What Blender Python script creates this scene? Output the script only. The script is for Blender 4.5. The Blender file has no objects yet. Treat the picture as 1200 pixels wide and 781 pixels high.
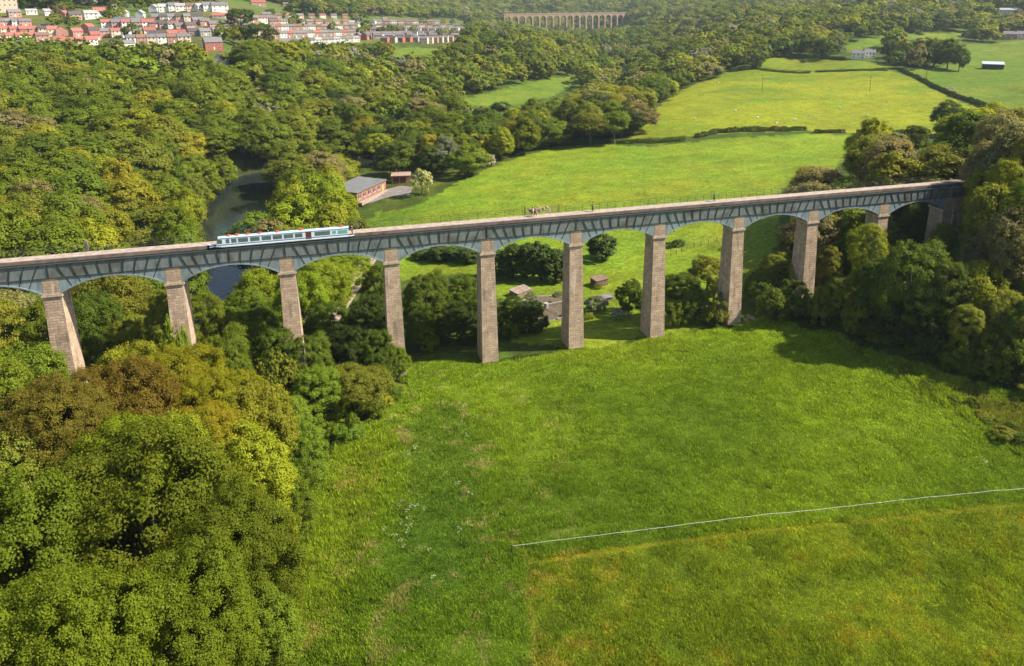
import bpy, math, random
import numpy as np
from mathutils import Vector, Matrix

R = math.radians
random.seed(7)
rng = np.random.default_rng(11)
scene = bpy.context.scene
COL = scene.collection

# ------------------------------------------------------------------ camera
CAM = np.array([40.74, -123.78, 40.36])
FPX, CX, CY = 894.75, 662.07, 225.1          # focal length in photograph pixels
YAW, PITCH, ROLL = R(17.21), R(-14.55), R(0.18)
FW = np.array([math.sin(YAW)*math.cos(PITCH), math.cos(YAW)*math.cos(PITCH), math.sin(PITCH)])
RT0 = np.array([math.cos(YAW), -math.sin(YAW), 0.0]); UP0 = np.cross(RT0, FW)
RT = math.cos(ROLL)*RT0 + math.sin(ROLL)*UP0
UP = -math.sin(ROLL)*RT0 + math.cos(ROLL)*UP0
cd = bpy.data.cameras.new("camera"); cam = bpy.data.objects.new("camera", cd); COL.objects.link(cam)
cam.matrix_world = Matrix(((RT[0], UP[0], -FW[0], CAM[0]), (RT[1], UP[1], -FW[1], CAM[1]),
                           (RT[2], UP[2], -FW[2], CAM[2]), (0, 0, 0, 1)))
cd.sensor_width = 36.0; cd.lens = FPX/1200*36.0; cd.shift_x = -(CX-600)/1200; cd.shift_y = -(390.5-CY)/1200; cd.clip_start = 1.0; cd.clip_end = 20000
scene.camera = cam

def proj(p):
    d = np.asarray(p, float) - CAM
    w = d @ FW
    return CX + FPX*(d @ RT)/w, CY - FPX*(d @ UP)/w, w
def ray(px, py):
    d = FW + RT*(px-CX)/FPX - UP*(py-CY)/FPX
    return d/np.linalg.norm(d)
def at(px, py, z):                            # point at height z seen at a pixel of the photo
    d = ray(px, py); return CAM + d*((z-CAM[2])/d[2])
def polar(px, dist, z):
    d = ray(px, 60); h = d[:2]/np.linalg.norm(d[:2])
    return np.array([CAM[0]+h[0]*dist, CAM[1]+h[1]*dist, z])

# ------------------------------------------------------------------ noise
def _h(ix, iy, s):
    n = (ix.astype(np.int64)*374761393 + iy.astype(np.int64)*668265263 + s*982451653) & 0x7fffffff
    n = ((n ^ (n >> 13))*1274126177) & 0x7fffffff
    return ((n ^ (n >> 16)) & 0xffff)/65535.0
def vnoise(x, y, s=0):
    x = np.asarray(x, float); y = np.asarray(y, float)
    ix = np.floor(x); iy = np.floor(y); fx = x-ix; fy = y-iy
    fx = fx*fx*(3-2*fx); fy = fy*fy*(3-2*fy)
    a = _h(ix, iy, s); b = _h(ix+1, iy, s); c = _h(ix, iy+1, s); d = _h(ix+1, iy+1, s)
    return (a*(1-fx)+b*fx)*(1-fy) + (c*(1-fx)+d*fx)*fy
def fbm(x, y, s=0, o=4):
    v = 0; a = .5; t = 0
    for k in range(o):
        v = v + a*vnoise(x*2**k, y*2**k, s+k*17); t += a; a *= .5
    return v/t
def sstep(a, b, x):
    t = np.clip((x-a)/(b-a), 0, 1); return t*t*(3-2*t)

# ------------------------------------------------------------------ terrain
RIVER = np.array([(-110,-230),(-80,-160),(-45,-105),(-18,-55),(3,-10),(7,40),(5,95),(3,135),(4,175),(12,216),(49,232),(95,250),
                  (150,290),(212,342),(255,430),(310,560),(410,790),(540,1150),(640,1571),(760,2000)], float)
def seg_dist(x, y, P):
    best = np.full(np.shape(x), 1e9)
    for (a, b) in zip(P[:-1], P[1:]):
        d = b-a; L = d @ d
        t = np.clip(((x-a[0])*d[0] + (y-a[1])*d[1])/L, 0, 1)
        best = np.minimum(best, np.hypot(x-a[0]-t*d[0], y-a[1]-t*d[1]))
    return best
WATER = -36.0
ctl = []
for px, py, z in [(600,781,-23.6),(1200,781,-23.4),(900,781,-23.5),(400,781,-24.5),(1000,450,-21.8),(800,600,-23),(600,600,-23.2),(1200,600,-22.2),(1200,510,-21),(1330,781,-23.4),
                  (575,428,-23),(675,411,-22.6),(770,396,-22.3),(861,382,-21.9),(947,367,-20.4),(465,418,-23.6),(470,520,-23.8),(400,640,-24.8),
                  (740,345,-23.5),(640,350,-24.2),(700,290,-24.5),(700,220,-25),(850,200,-22.5),(905,240,-20),(760,170,-25),(600,200,-27),(480,245,-29.5),(560,320,-25.5),(440,228,-31),(410,260,-33),
                  (900,155,-22),(1050,155,-21),(900,110,-20),(800,120,-23),(880,80,-17),(950,78,-15),(1010,69,-9),(1163,81,-13),(1185,46,-3),(1100,62,-9),(1190,110,-15),(1120,160,-19),(1150,130,-17),(1250,100,-10),
                  (560,118,-32),(640,103,-31),(700,62,-34),(780,60,-32),(470,125,-30),(380,175,-31),
                  (60,45,8),(4,14,24),(190,12,25),(250,13,25),(250,58,6),(300,12,24),(330,52,0),(450,48,-6),(530,48,-9),(450,25,-2),(400,70,-16),(600,55,-14),(540,75,-20),(340,30,6),(850,50,-8),(930,25,5)]:
    ctl.append(at(px, py, z))
for p in [(-10,-50,-31),(-40,-100,-33),(-30,-25,-27),(12,-60,-29),(24,-70,-27),(-70,-60,-24),(-120,-90,-16),(0,10,-32),(-30,40,-25),(-60,0,-22),(-110,0,-12),(-40,70,-24),(-75,100,-17),(-27,114,-28),(-70,200,-18),(-40,240,-22),(-20,280,-21),
          (-100,320,-8),(-40,340,-13),(-102,424,-6),(-220,400,2),(-230,220,-4),(0,310,-24),(30,60,-30),(32,15,-27.5),(30,-15,-27),(45,90,-31),(45,150,-32),(25,170,-33),(48,8,-25),
          (145,0,-17),(158,0,-13),(167,0,-8.5),(176,0,-3.5),(176,10,-4),(176,-10,-4.5),(190,-20,-4),(190,20,-3),(215,0,-2),(215,-50,-3),(140,-50,-20.5),(160,-45,-15),(185,-60,-9.5),(240,-90,-4),(190,60,-12),(184,80,-19.5),(220,60,-8),
          (230,100,-17),(280,90,-12),(250,30,-3),(330,60,-6),(300,-20,0),(170,-90,-20),(330,110,-14),(150,30,-19)]:
    ctl.append(np.array(p, float))
for px, dist, z in [(-250,1000,40),(-250,1800,110),(50,1250,60),(50,2000,120),(250,1200,48),(250,1900,100),(450,1300,4),(450,1900,22),(600,1100,-25),(700,1100,-32),(600,1500,-35),(600,1720,-28),(690,1735,-50),(735,1745,-16),(760,1800,2),
                    (640,2000,0),(740,2050,8),(850,1100,4),(850,1800,16),(1000,1000,14),(1000,1500,26),(1200,1200,26),(1350,1200,36),(1300,1900,70),
                    (450,2700,60),(650,2700,66),(850,2700,76),(1100,2700,100),(50,2700,150),(-250,2700,160),(1400,2700,120),(450,4500,170),(800,4500,190),(1200,4500,210),(0,4500,230),(1500,4500,210),(-400,4500,230),
                    (850,850,-10),(700,750,-34),(760,600,-32)]:
    ctl.append(polar(px, dist, z))
for p in [(40,-260,-26),(250,-260,-18),(-150,-260,-18)]:
    ctl.append(np.array(p, float))
ctl = np.array(ctl)
def warp(x, y):
    dx = x-40; dy = y+124; r = np.hypot(dx, dy)+1e-6
    g = np.log1p(r/120.0)/r
    return dx*g, dy*g
def tps(r2): return 0.5*r2*np.log(r2+1e-12)
_u, _v = warp(ctl[:,0], ctl[:,1]); _n = len(ctl)
_K = tps((_u[:,None]-_u[None])**2 + (_v[:,None]-_v[None])**2) + 2e-4*np.eye(_n)
_Pm = np.stack([np.ones(_n), _u, _v], 1)
_A = np.block([[_K, _Pm], [_Pm.T, np.zeros((3,3))]])
_w = np.linalg.solve(_A, np.concatenate([ctl[:,2], np.zeros(3)]))
def T(x, y):
    x = np.asarray(x, float); y = np.asarray(y, float); sh = x.shape
    xf = x.ravel(); yf = y.ravel(); out = np.empty(xf.size)
    for s in range(0, xf.size, 20000):
        u, v = warp(xf[s:s+20000], yf[s:s+20000])
        out[s:s+20000] = tps((u[:,None]-_u)**2 + (v[:,None]-_v)**2) @ _w[:_n] + _w[_n] + _w[_n+1]*u + _w[_n+2]*v
    x = xf; y = yf
    r = np.hypot(x-40, y+124)
    out = np.clip(out, -52, 260)
    out = np.where(r < 800, np.maximum(out, -34.8), out)
    out = out + (fbm(x/9, y/9, 3, 3)-.5)*np.clip(r/150, .5, 1)*0.9 + (fbm(x/160, y/160, 5, 3)-.5)*np.clip((r-700)/600, 0, 1)*14
    d = seg_dist(x, y, RIVER)
    hw = 10.0
    bank = -37.2 + np.maximum(0, d-hw)*0.55 + (vnoise(x/5, y/5, 9)-.5)*1.0
    near = r < 900
    out = np.where(near, np.minimum(out, bank), out)
    return out.reshape(sh)
def Tz(x, y): return float(T(np.array([x]), np.array([y]))[0])
def hit(px, py, tmin=40, tmax=6000):          # where the ray of a pixel meets the ground
    d = ray(px, py)
    t = np.geomspace(tmin, tmax, 900)
    P = CAM + t[:,None]*d
    below = P[:,2] < T(P[:,0], P[:,1])
    if not below.any(): return P[-1]
    k = int(np.argmax(below)); lo, hi = t[max(k-1,0)], t[k]
    for _ in range(3):
        tt = np.linspace(lo, hi, 12); P = CAM + tt[:,None]*d
        b = P[:,2] < T(P[:,0], P[:,1]); j = int(np.argmax(b)) if b.any() else 11
        lo, hi = tt[max(j-1,0)], tt[j]
    p = CAM + hi*d; p[2] = Tz(p[0], p[1]); return p
def wpoly(pts): return np.array([hit(a, b)[:2] for a, b in pts])
def inpoly(x, y, P):
    x = np.asarray(x); y = np.asarray(y); c = np.zeros(x.shape, bool); n = len(P)
    for i in range(n):
        x0, y0 = P[i]; x1, y1 = P[(i+1) % n]
        m = ((y0 > y) != (y1 > y))
        with np.errstate(divide='ignore', invalid='ignore'):
            c ^= m & (x < (x1-x0)*(y-y0)/(y1-y0+1e-12)+x0)
    return c
def edge_dist(x, y, P): return seg_dist(x, y, np.vstack([P, P[:1]]))

# ------------------------------------------------------------------ open ground, outlined as seen (pixels of the photo)
PX_OPEN = {
 'near': [(318,900),(335,700),(352,600),(395,520),(430,492),(470,470),(478,428),(520,420),(560,428),(640,415),(760,398),(860,384),(905,368),(1000,402),(1100,436),(1200,464),(1300,490),(1400,900)],
 'mid': [(428,256),(450,246),(480,244),(506,233),(540,213),(590,191),(650,172),(700,170),(760,171),(820,165),(945,157),(1040,159),(1010,178),(965,203),(930,214),(906,232),(915,262),(905,300),(880,330),(850,380),(760,395),(680,410),(600,400),(585,350),(560,322),(490,322),(470,330),(462,300),(420,290)],
 'bright': [(735,164),(760,142),(776,120),(800,105),(850,86),(885,81),(930,84),(1050,85),(1072,92),(1110,112),(1160,134),(1110,156),(1040,156),(950,154),(830,158)],
 'upper': [(888,80),(892,69),(930,66),(985,71),(1040,76),(1055,84)],
 'right': [(1060,84),(1112,76),(1132,52),(1200,47),(1330,44),(1330,170),(1200,140),(1165,132),(1120,110)],
 'strip': [(985,55),(1008,47),(1045,41),(1135,38),(1130,50),(1080,50),(1050,48),(1000,62)],
 'crest': [(930,4),(1010,1),(1015,5),(940,9)],
 'riverside': [(470,127),(540,116),(600,102),(680,88),(690,97),(650,112),(620,122),(560,127)],
 'patch': [(690,66),(700,59),(735,57),(742,62),(700,69)],
 'patch2': [(760,59),(790,57),(800,63),(762,66)],
 'viaduct_field': [(733,28),(753,25),(753,31),(733,33)],
 'slope_field': [(766,30),(792,20),(802,25),(776,33)],
 'village': [(-90,52),(-90,16),(100,10),(170,4),(300,3),(342,8),(345,22),(430,20),(545,23),(556,36),(535,49),(490,50),(440,50),(330,52),(300,48),(262,72),(236,70),(222,55),(100,51)],
 'green': [(425,62),(490,56),(548,60),(470,69)],
 'water': [(244,212),(300,202),(326,207),(318,226),(302,246),(292,278),(262,292),(250,262)],
 'water2': [(228,302),(290,302),(265,346),(232,346)],
 'gap': [(350,187),(388,171),(402,167),(412,176),(372,191)],
}
W_OPEN = {k: wpoly([(a, min(b, 781)) for a, b in v]) for k, v in PX_OPEN.items() if k not in ('near','water','water2')}
W_OPEN['near'] = np.vstack([wpoly([(318,781),(335,700),(352,600),(395,520),(430,492),(470,470),(478,428),(520,420),(560,428),(640,415),(760,398),(860,384),(905,368),(1000,402),(1100,436),(1200,464)]), [[175,-70],[200,-140],[120,-150],[40,-110],[33,-80]]])
GCOL = {'near': (.172,.245,.013), 'mid': (.135,.195,.012), 'bright': (.175,.200,.010), 'upper': (.135,.170,.012), 'right': (.105,.145,.014), 'strip': (.11,.15,.014), 'crest': (.09,.14,.03),
        'riverside': (.105,.155,.016), 'patch': (.12,.14,.02), 'patch2': (.12,.15,.02), 'viaduct_field': (.09,.16,.02), 'slope_field': (.11,.16,.02), 'village': (.085,.095,.030), 'green': (.10,.15,.014), 'gap': (.12,.15,.02)}
PATH1 = wpoly([(630,660),(760,640),(900,622),(1050,608),(1200,592)])      # trodden buttercup line beside the tape fence
PATH1 = np.vstack([PATH1, PATH1[-1:]+(PATH1[-1:]-PATH1[-2:-1])*1.2])
PATH2 = wpoly([(625,781),(626,740),(618,700),(622,662),(610,640),(590,625)])
PATH3 = wpoly([(615,545),(632,505),(668,440),(676,415)])
TAPE = wpoly([(600,648),(760,628),(900,610),(1050,594),(1200,580)])
TAPE = np.vstack([TAPE, TAPE[-1:]+(TAPE[-1:]-TAPE[-2:-1])*1.0])
ROUGH = np.vstack([wpoly([(905,369),(1000,407),(1100,472),(1200,538)]), [[165,-72],[165,-40]], wpoly([(1200,462),(1100,431),(1000,398)])])
LUSH = wpoly([(490,500),(530,480),(555,520),(545,600),(530,680),(490,690),(480,640),(495,560)])
BRAMBLE = wpoly([(318,781),(335,690),(352,600),(380,530),(430,500),(480,500),(470,560),(440,640),(430,700),(440,781)])
def mixc(c, d, t): return c*(1-t)[:,None] + np.asarray(d)*t[:,None]
def ground_col(x, y):
    x = np.asarray(x, float); y = np.asarray(y, float)
    r = np.hypot(x-40, y+124)
    jx = x + (vnoise(x/4, y/4, 31)-.5)*np.clip(r/60, 1, 6); jy = y + (vnoise(x/4, y/4, 37)-.5)*np.clip(r/60, 1, 6)
    c = np.tile(np.array((.050,.072,.011)), (x.size, 1)); c *= (0.8+.5*vnoise(x/6, y/6, 1))[:,None]
    for k, P in W_OPEN.items():
        m = inpoly(jx, jy, P)
        if m.any(): c[m] = GCOL[k]
    opn = c[:,1] > .08
    n1 = fbm(x/22, y/22, 41, 4); n2 = fbm(x/5, y/5, 43, 3); n3 = fbm(x/60, y/60, 47, 3)
    n0 = fbm(x/1.7, y/1.7, 45, 3)
    c = np.where(opn[:,None], c*(0.62+.30*n1+.16*n2+.06+np.where(r < 220, .26*n0, .13))[:,None], c)
    # older, yellower grass in broad drifts
    t = sstep(.50,.68,n1*.6+n3*.4)*opn
    c = mixc(c, np.array((.140,.150,.010)), t*.35)
    t = sstep(.54,.30,n3)*opn
    c = mixc(c, np.array((.062,.125,.008)), t*.55)
    near = (r < 190) & opn & inpoly(jx, jy, W_OPEN['near'])
    if near.any():
        xn, yn = x[near], y[near]; cn = c[near]; m2 = fbm(xn/3.2, yn/3.2, 53, 3); m3 = fbm(xn/9, yn/9, 59, 3); m4 = fbm(xn/1.4, yn/1.4, 61, 2)
        # paddock on the camera's side of the fence: buttercups and sorrel
        side = np.interp(xn, TAPE[:,0], TAPE[:,1])
        pad = (yn < side-1.2) & (xn > np.interp(yn, PATH2[::-1,1][np.argsort(PATH2[::-1,1])], PATH2[::-1,0][np.argsort(PATH2[::-1,1])]))
        cn = mixc(cn, np.array((.200,.222,.013)), pad*.42)
        cn = mixc(cn, np.array((.32,.225,.012)), pad*sstep(.52,.76,m3*.3+m2*.25+m4*.45)*.42)
        cn = mixc(cn, np.array((.085,.14,.008)), pad*sstep(.46,.30,m2)*.5)
        # bramble and rough ground along the wood
        bd = inpoly(xn, yn, BRAMBLE)*np.clip(edge_dist(xn, yn, BRAMBLE)/7+.5*(m2-.5), 0, 1)
        cn = mixc(cn, np.array((.185,.225,.015)), bd*.7)
        cn = mixc(cn, np.array((.27,.215,.060)), bd*sstep(.56,.72,m3*.25+m2*.3+m4*.45)*.6)
        lu = np.clip(1-edge_dist(xn, yn, LUSH)/4.0, 0, 1)*(~inpoly(xn, yn, LUSH)) + inpoly(xn, yn, LUSH)
        cn = mixc(cn, np.array((.062,.125,.014)), np.clip(lu,0,1)*.5)
        rg = inpoly(xn, yn, ROUGH)*np.clip(edge_dist(xn, yn, ROUGH)/3, 0, 1)
        cn = mixc(cn, np.array((.120,.128,.022)), rg*.8*sstep(.25,.6,m2)); cn = mixc(cn, np.array((.060,.075,.015)), rg*.7*sstep(.5,.65,m3))
        # straw coloured tufts
        ll = edge_dist(xn, yn, LUSH); tz = np.clip(1-ll/22, 0, 1)
        cn = mixc(cn, np.array((.36,.27,.13)), sstep(.62,.70,m2*.35+m4*.65)*tz*.4)
        d = seg_dist(xn, yn, PATH1); cn = mixc(cn, np.array((.25,.205,.012)), np.clip(1-d/0.55, 0, 1)*.6)
        d = seg_dist(xn, yn, PATH2); cn = mixc(cn, np.array((.19,.170,.020)), np.clip(1-d/0.6, 0, 1)*.6)
        d = seg_dist(xn, yn, PATH3); cn = mixc(cn, np.array((.15,.160,.020)), np.clip(1-d/0.6, 0, 1)*.5)
        c[near] = cn
    # wooded banks and gravelly river margins
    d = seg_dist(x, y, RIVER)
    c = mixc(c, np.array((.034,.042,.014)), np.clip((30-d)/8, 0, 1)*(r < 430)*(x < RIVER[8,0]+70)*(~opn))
    c = mixc(c, np.array((.16,.12,.085)), np.clip(1-np.abs(d-11)/2.0, 0, 1)*(r < 600)*.45*vnoise(x/7,y/7,12))
    return c

# ------------------------------------------------------------------ materials
def new_mat(name):
    m = bpy.data.materials.new(name); m.use_nodes = True; nt = m.node_tree
    return m, nt, nt.nodes, nt.links, nt.nodes['Principled BSDF']
def N(ns, t, **kw):
    n = ns.new(t)
    for k, v in kw.items(): setattr(n, k, v)
    return n
def simple(name, col, rough=.6, var=.15, scale=3.0, metal=0.0, bump=0.0, objcol=False, spec=.3):
    m, nt, ns, ln, b = new_mat(name)
    tc = N(ns, 'ShaderNodeTexCoord'); no = N(ns, 'ShaderNodeTexNoise'); no.inputs['Scale'].default_value = scale; no.inputs['Detail'].default_value = 5
    ln.new(tc.outputs['Object'], no.inputs['Vector'])
    mr = N(ns, 'ShaderNodeMapRange'); mr.inputs[1].default_value = .3; mr.inputs[2].default_value = .7; mr.inputs[3].default_value = 1-var; mr.inputs[4].default_value = 1+var
    ln.new(no.outputs['Fac'], mr.inputs[0])
    mx = N(ns, 'ShaderNodeVectorMath', operation='SCALE')
    if objcol:
        oi = N(ns, 'ShaderNodeObjectInfo'); ln.new(oi.outputs['Color'], mx.inputs[0])
    else: mx.inputs[0].default_value = col[:3]
    ln.new(mr.outputs[0], mx.inputs['Scale']); ln.new(mx.outputs[0], b.inputs['Base Color'])
    b.inputs['Roughness'].default_value = rough; b.inputs['Metallic'].default_value = metal; b.inputs['Specular IOR Level'].default_value = spec
    if bump:
        bp = N(ns, 'ShaderNodeBump'); bp.inputs['Strength'].default_value = bump; bp.inputs['Distance'].default_value = .05
        ln.new(no.outputs['Fac'], bp.inputs['Height']); ln.new(bp.outputs[0], b.inputs['Normal'])
    return m

def ground_mat():
    m, nt, ns, ln, b = new_mat('ground')
    at_ = N(ns, 'ShaderNodeAttribute', attribute_name='col'); geo = N(ns, 'ShaderNodeNewGeometry')
    outs = []
    for sc, lo, hi in ((.9,.62,1.38), (.16,.78,1.22), (.035,.88,1.12)):
        no = N(ns, 'ShaderNodeTexNoise'); no.inputs['Scale'].default_value = sc; no.inputs['Detail'].default_value = 6; no.inputs['Roughness'].default_value = .65
        ln.new(geo.outputs['Position'], no.inputs['Vector'])
        mr = N(ns, 'ShaderNodeMapRange'); mr.inputs[1].default_value = .32; mr.inputs[2].default_value = .68; mr.inputs[3].default_value = lo; mr.inputs[4].default_value = hi
        ln.new(no.outputs['Fac'], mr.inputs[0]); outs.append((no, mr))
    v = at_.outputs['Color']
    for no, mr in outs:
        s = N(ns, 'ShaderNodeVectorMath', operation='SCALE'); ln.new(v, s.inputs[0]); ln.new(mr.outputs[0], s.inputs['Scale']); v = s.outputs[0]
    # faint hue drift
    hs = N(ns, 'ShaderNodeHueSaturation'); hn = N(ns, 'ShaderNodeTexNoise'); hn.inputs['Scale'].default_value = .06; hn.inputs['Detail'].default_value = 5
    ln.new(geo.outputs['Position'], hn.inputs['Vector'])
    hr = N(ns, 'ShaderNodeMapRange'); hr.inputs[1].default_value = .3; hr.inputs[2].default_value = .7; hr.inputs[3].default_value = .482; hr.inputs[4].default_value = .518
    ln.new(hn.outputs['Fac'], hr.inputs[0]); ln.new(hr.outputs[0], hs.inputs['Hue']); ln.new(v, hs.inputs['Color'])
    ln.new(hs.outputs[0], b.inputs['Base Color'])
    b.inputs['Roughness'].default_value = .95; b.inputs['Specular IOR Level'].default_value = .1
    bn = N(ns, 'ShaderNodeTexNoise'); bn.inputs['Scale'].default_value = 1.6; bn.inputs['Detail'].default_value = 7; bn.inputs['Roughness'].default_value = .7
    ln.new(geo.outputs['Position'], bn.inputs['Vector'])
    bp = N(ns, 'ShaderNodeBump'); bp.inputs['Strength'].default_value = .8; bp.inputs['Distance'].default_value = .6
    ln.new(bn.outputs['Fac'], bp.inputs['Height']); ln.new(bp.outputs[0], b.inputs['Normal'])
    return m

def leaf_mat(name, instancer=False, trans=.45, spread=.42, white=None, rough=.55):
    m, nt, ns, ln, b = new_mat(name)
    v = N(ns, 'ShaderNodeAttribute', attribute_name='v')
    oi = N(ns, 'ShaderNodeObjectInfo')
    if instancer:
        t = N(ns, 'ShaderNodeAttribute', attribute_name='tint'); t.attribute_type = 'INSTANCER'; base = t.outputs['Color']
    else: base = oi.outputs['Color']
    mr = N(ns, 'ShaderNodeMapRange'); mr.inputs[3].default_value = 1-spread; mr.inputs[4].default_value = 1+spread
    ln.new(v.outputs['Fac'], mr.inputs[0])
    r2 = N(ns, 'ShaderNodeMapRange'); r2.inputs[3].default_value = .92; r2.inputs[4].default_value = 1.08
    ln.new(oi.outputs['Random'], r2.inputs[0])
    mu = N(ns, 'ShaderNodeMath', operation='MULTIPLY'); ln.new(mr.outputs[0], mu.inputs[0]); ln.new(r2.outputs[0], mu.inputs[1])
    s = N(ns, 'ShaderNodeVectorMath', operation='SCALE'); ln.new(base, s.inputs[0]); ln.new(mu.outputs[0], s.inputs['Scale'])
    col = s.outputs[0]
    if white:
        mx = N(ns, 'ShaderNodeMix', data_type='RGBA'); gt = N(ns, 'ShaderNodeMath', operation='GREATER_THAN'); gt.inputs[1].default_value = 1-white[0]
        ln.new(v.outputs['Fac'], gt.inputs[0]); ln.new(gt.outputs[0], mx.inputs[0]); ln.new(col, mx.inputs[6]); mx.inputs[7].default_value = (*white[1], 1); col = mx.outputs[2]
    ln.new(col, b.inputs['Base Color']); b.inputs['Roughness'].default_value = rough; b.inputs['Specular IOR Level'].default_value = .10
    tr = N(ns, 'ShaderNodeBsdfTranslucent'); ty = N(ns, 'ShaderNodeVectorMath', operation='MULTIPLY'); ty.inputs[1].default_value = (1.25,1.15,.6)
    ln.new(col, ty.inputs[0]); ln.new(ty.outputs[0], tr.inputs['Color'])
    ms = N(ns, 'ShaderNodeMixShader'); ms.inputs[0].default_value = trans
    ln.new(b.outputs[0], ms.inputs[1]); ln.new(tr.outputs[0], ms.inputs[2]); ln.new(ms.outputs[0], ns['Material Output'].inputs['Surface'])
    return m

def stone_mat(name, c1, c2, mortar, bw=.95, bh=.42, stain=True):
    m, nt, ns, ln, b = new_mat(name)
    uv = N(ns, 'ShaderNodeUVMap'); br = N(ns, 'ShaderNodeTexBrick'); ln.new(uv.outputs[0], br.inputs['Vector'])
    br.inputs['Scale'].default_value = 1.0; br.inputs['Brick Width'].default_value = bw; br.inputs['Row Height'].default_value = bh; br.inputs['Mortar Size'].default_value = .028
    br.inputs['Color1'].default_value = (*c1,1); br.inputs['Color2'].default_value = (*c2,1); br.inputs['Mortar'].default_value = (*mortar,1); br.inputs['Bias'].default_value = -.1; br.inputs['Mortar Smooth'].default_value = .3
    no = N(ns, 'ShaderNodeTexNoise'); no.inputs['Scale'].default_value = .55; no.inputs['Detail'].default_value = 8; no.inputs['Roughness'].default_value = .7; ln.new(uv.outputs[0], no.inputs['Vector'])
    mr = N(ns, 'ShaderNodeMapRange'); mr.inputs[1].default_value = .3; mr.inputs[2].default_value = .7; mr.inputs[3].default_value = .70; mr.inputs[4].default_value = 1.22; ln.new(no.outputs['Fac'], mr.inputs[0])
    s = N(ns, 'ShaderNodeVectorMath', operation='SCALE'); ln.new(br.outputs['Color'], s.inputs[0]); ln.new(mr.outputs[0], s.inputs['Scale'])
    n2 = N(ns, 'ShaderNodeTexNoise'); n2.inputs['Scale'].default_value = 6; n2.inputs['Detail'].default_value = 6; ln.new(uv.outputs[0], n2.inputs['Vector'])
    col = s.outputs[0]
    if stain:
        # pale lime runs and dark damp runs, stretched down the face
        for seed, thr, cc, am in ((0,.61,(.62,.56,.48),.7), (9,.56,(.12,.095,.075),.6)):
            mp = N(ns, 'ShaderNodeMapping'); mp.inputs['Scale'].default_value = (.9,.13,1); mp.inputs['Location'].default_value = (seed*3.1,seed,0); oi = N(ns, 'ShaderNodeObjectInfo')
            ad = N(ns, 'ShaderNodeVectorMath', operation='ADD'); sc = N(ns, 'ShaderNodeVectorMath', operation='SCALE'); sc.inputs[0].default_value = (37,11,0); ln.new(oi.outputs['Random'], sc.inputs['Scale'])
            ln.new(uv.outputs[0], ad.inputs[0]); ln.new(sc.outputs[0], ad.inputs[1]); ln.new(ad.outputs[0], mp.inputs['Vector'])
            n3 = N(ns, 'ShaderNodeTexNoise'); n3.inputs['Scale'].default_value = 1.3; n3.inputs['Detail'].default_value = 4; ln.new(mp.outputs[0], n3.inputs['Vector'])
            r3 = N(ns, 'ShaderNodeMapRange'); r3.inputs[1].default_value = thr; r3.inputs[2].default_value = thr+.14; r3.inputs[3].default_value = 0; r3.inputs[4].default_value = am; ln.new(n3.outputs['Fac'], r3.inputs[0])
            mx = N(ns, 'ShaderNodeMix', data_type='RGBA'); ln.new(r3.outputs[0], mx.inputs[0]); ln.new(col, mx.inputs[6]); mx.inputs[7].default_value = (*cc,1); col = mx.outputs[2]
    ln.new(col, b.inputs['Base Color']); b.inputs['Roughness'].default_value = .92; b.inputs['Specular IOR Level'].default_value = .15
    h = N(ns, 'ShaderNodeMath', operation='ADD'); ln.new(n2.outputs['Fac'], h.inputs[0]); iv = N(ns, 'ShaderNodeMath', operation='MULTIPLY'); iv.inputs[1].default_value = -1.2
    ln.new(br.outputs['Fac'], iv.inputs[0]); ln.new(iv.outputs[0], h.inputs[1])
    bp = N(ns, 'ShaderNodeBump'); bp.inputs['Strength'].default_value = .7; bp.inputs['Distance'].default_value = .06; ln.new(h.outputs[0], bp.inputs['Height']); ln.new(bp.outputs[0], b.inputs['Normal'])
    return m

def iron_mat(name, col, rust=.25):
    m, nt, ns, ln, b = new_mat(name)
    tc = N(ns, 'ShaderNodeTexCoord'); mp = N(ns, 'ShaderNodeMapping'); mp.inputs['Scale'].default_value = (1.2,1.2,.35); ln.new(tc.outputs['Object'], mp.inputs['Vector'])
    no = N(ns, 'ShaderNodeTexNoise'); no.inputs['Scale'].default_value = 1.1; no.inputs['Detail'].default_value = 7; no.inputs['Roughness'].default_value = .65; ln.new(mp.outputs[0], no.inputs['Vector'])
    cr = N(ns, 'ShaderNodeValToRGB'); e = cr.color_ramp.elements
    e[0].position = .30; e[0].color = (col[0]*.45,col[1]*.5,col[2]*.5,1); e[1].position = .72; e[1].color = (col[0]*1.3,col[1]*1.25,col[2]*1.2,1)
    k = cr.color_ramp.elements.new(.46); k.color = (*col,1)
    ln.new(no.outputs['Fac'], cr.inputs[0])
    n2 = N(ns, 'ShaderNodeTexNoise'); n2.inputs['Scale'].default_value = .35; n2.inputs['Detail'].default_value = 6; ln.new(tc.outputs['Object'], n2.inputs['Vector'])
    mr = N(ns, 'ShaderNodeMapRange'); mr.inputs[1].default_value = .50; mr.inputs[2].default_value = .70; mr.inputs[3].default_value = 0; mr.inputs[4].default_value = rust; ln.new(n2.outputs['Fac'], mr.inputs[0])
    mx = N(ns, 'ShaderNodeMix', data_type='RGBA'); ln.new(mr.outputs[0], mx.inputs[0]); ln.new(cr.outputs[0], mx.inputs[6]); mx.inputs[7].default_value = (.07,.055,.035,1)
    ln.new(mx.outputs[2], b.inputs['Base Color']); b.inputs['Roughness'].default_value = .5; b.inputs['Specular IOR Level'].default_value = .4
    return m

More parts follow.
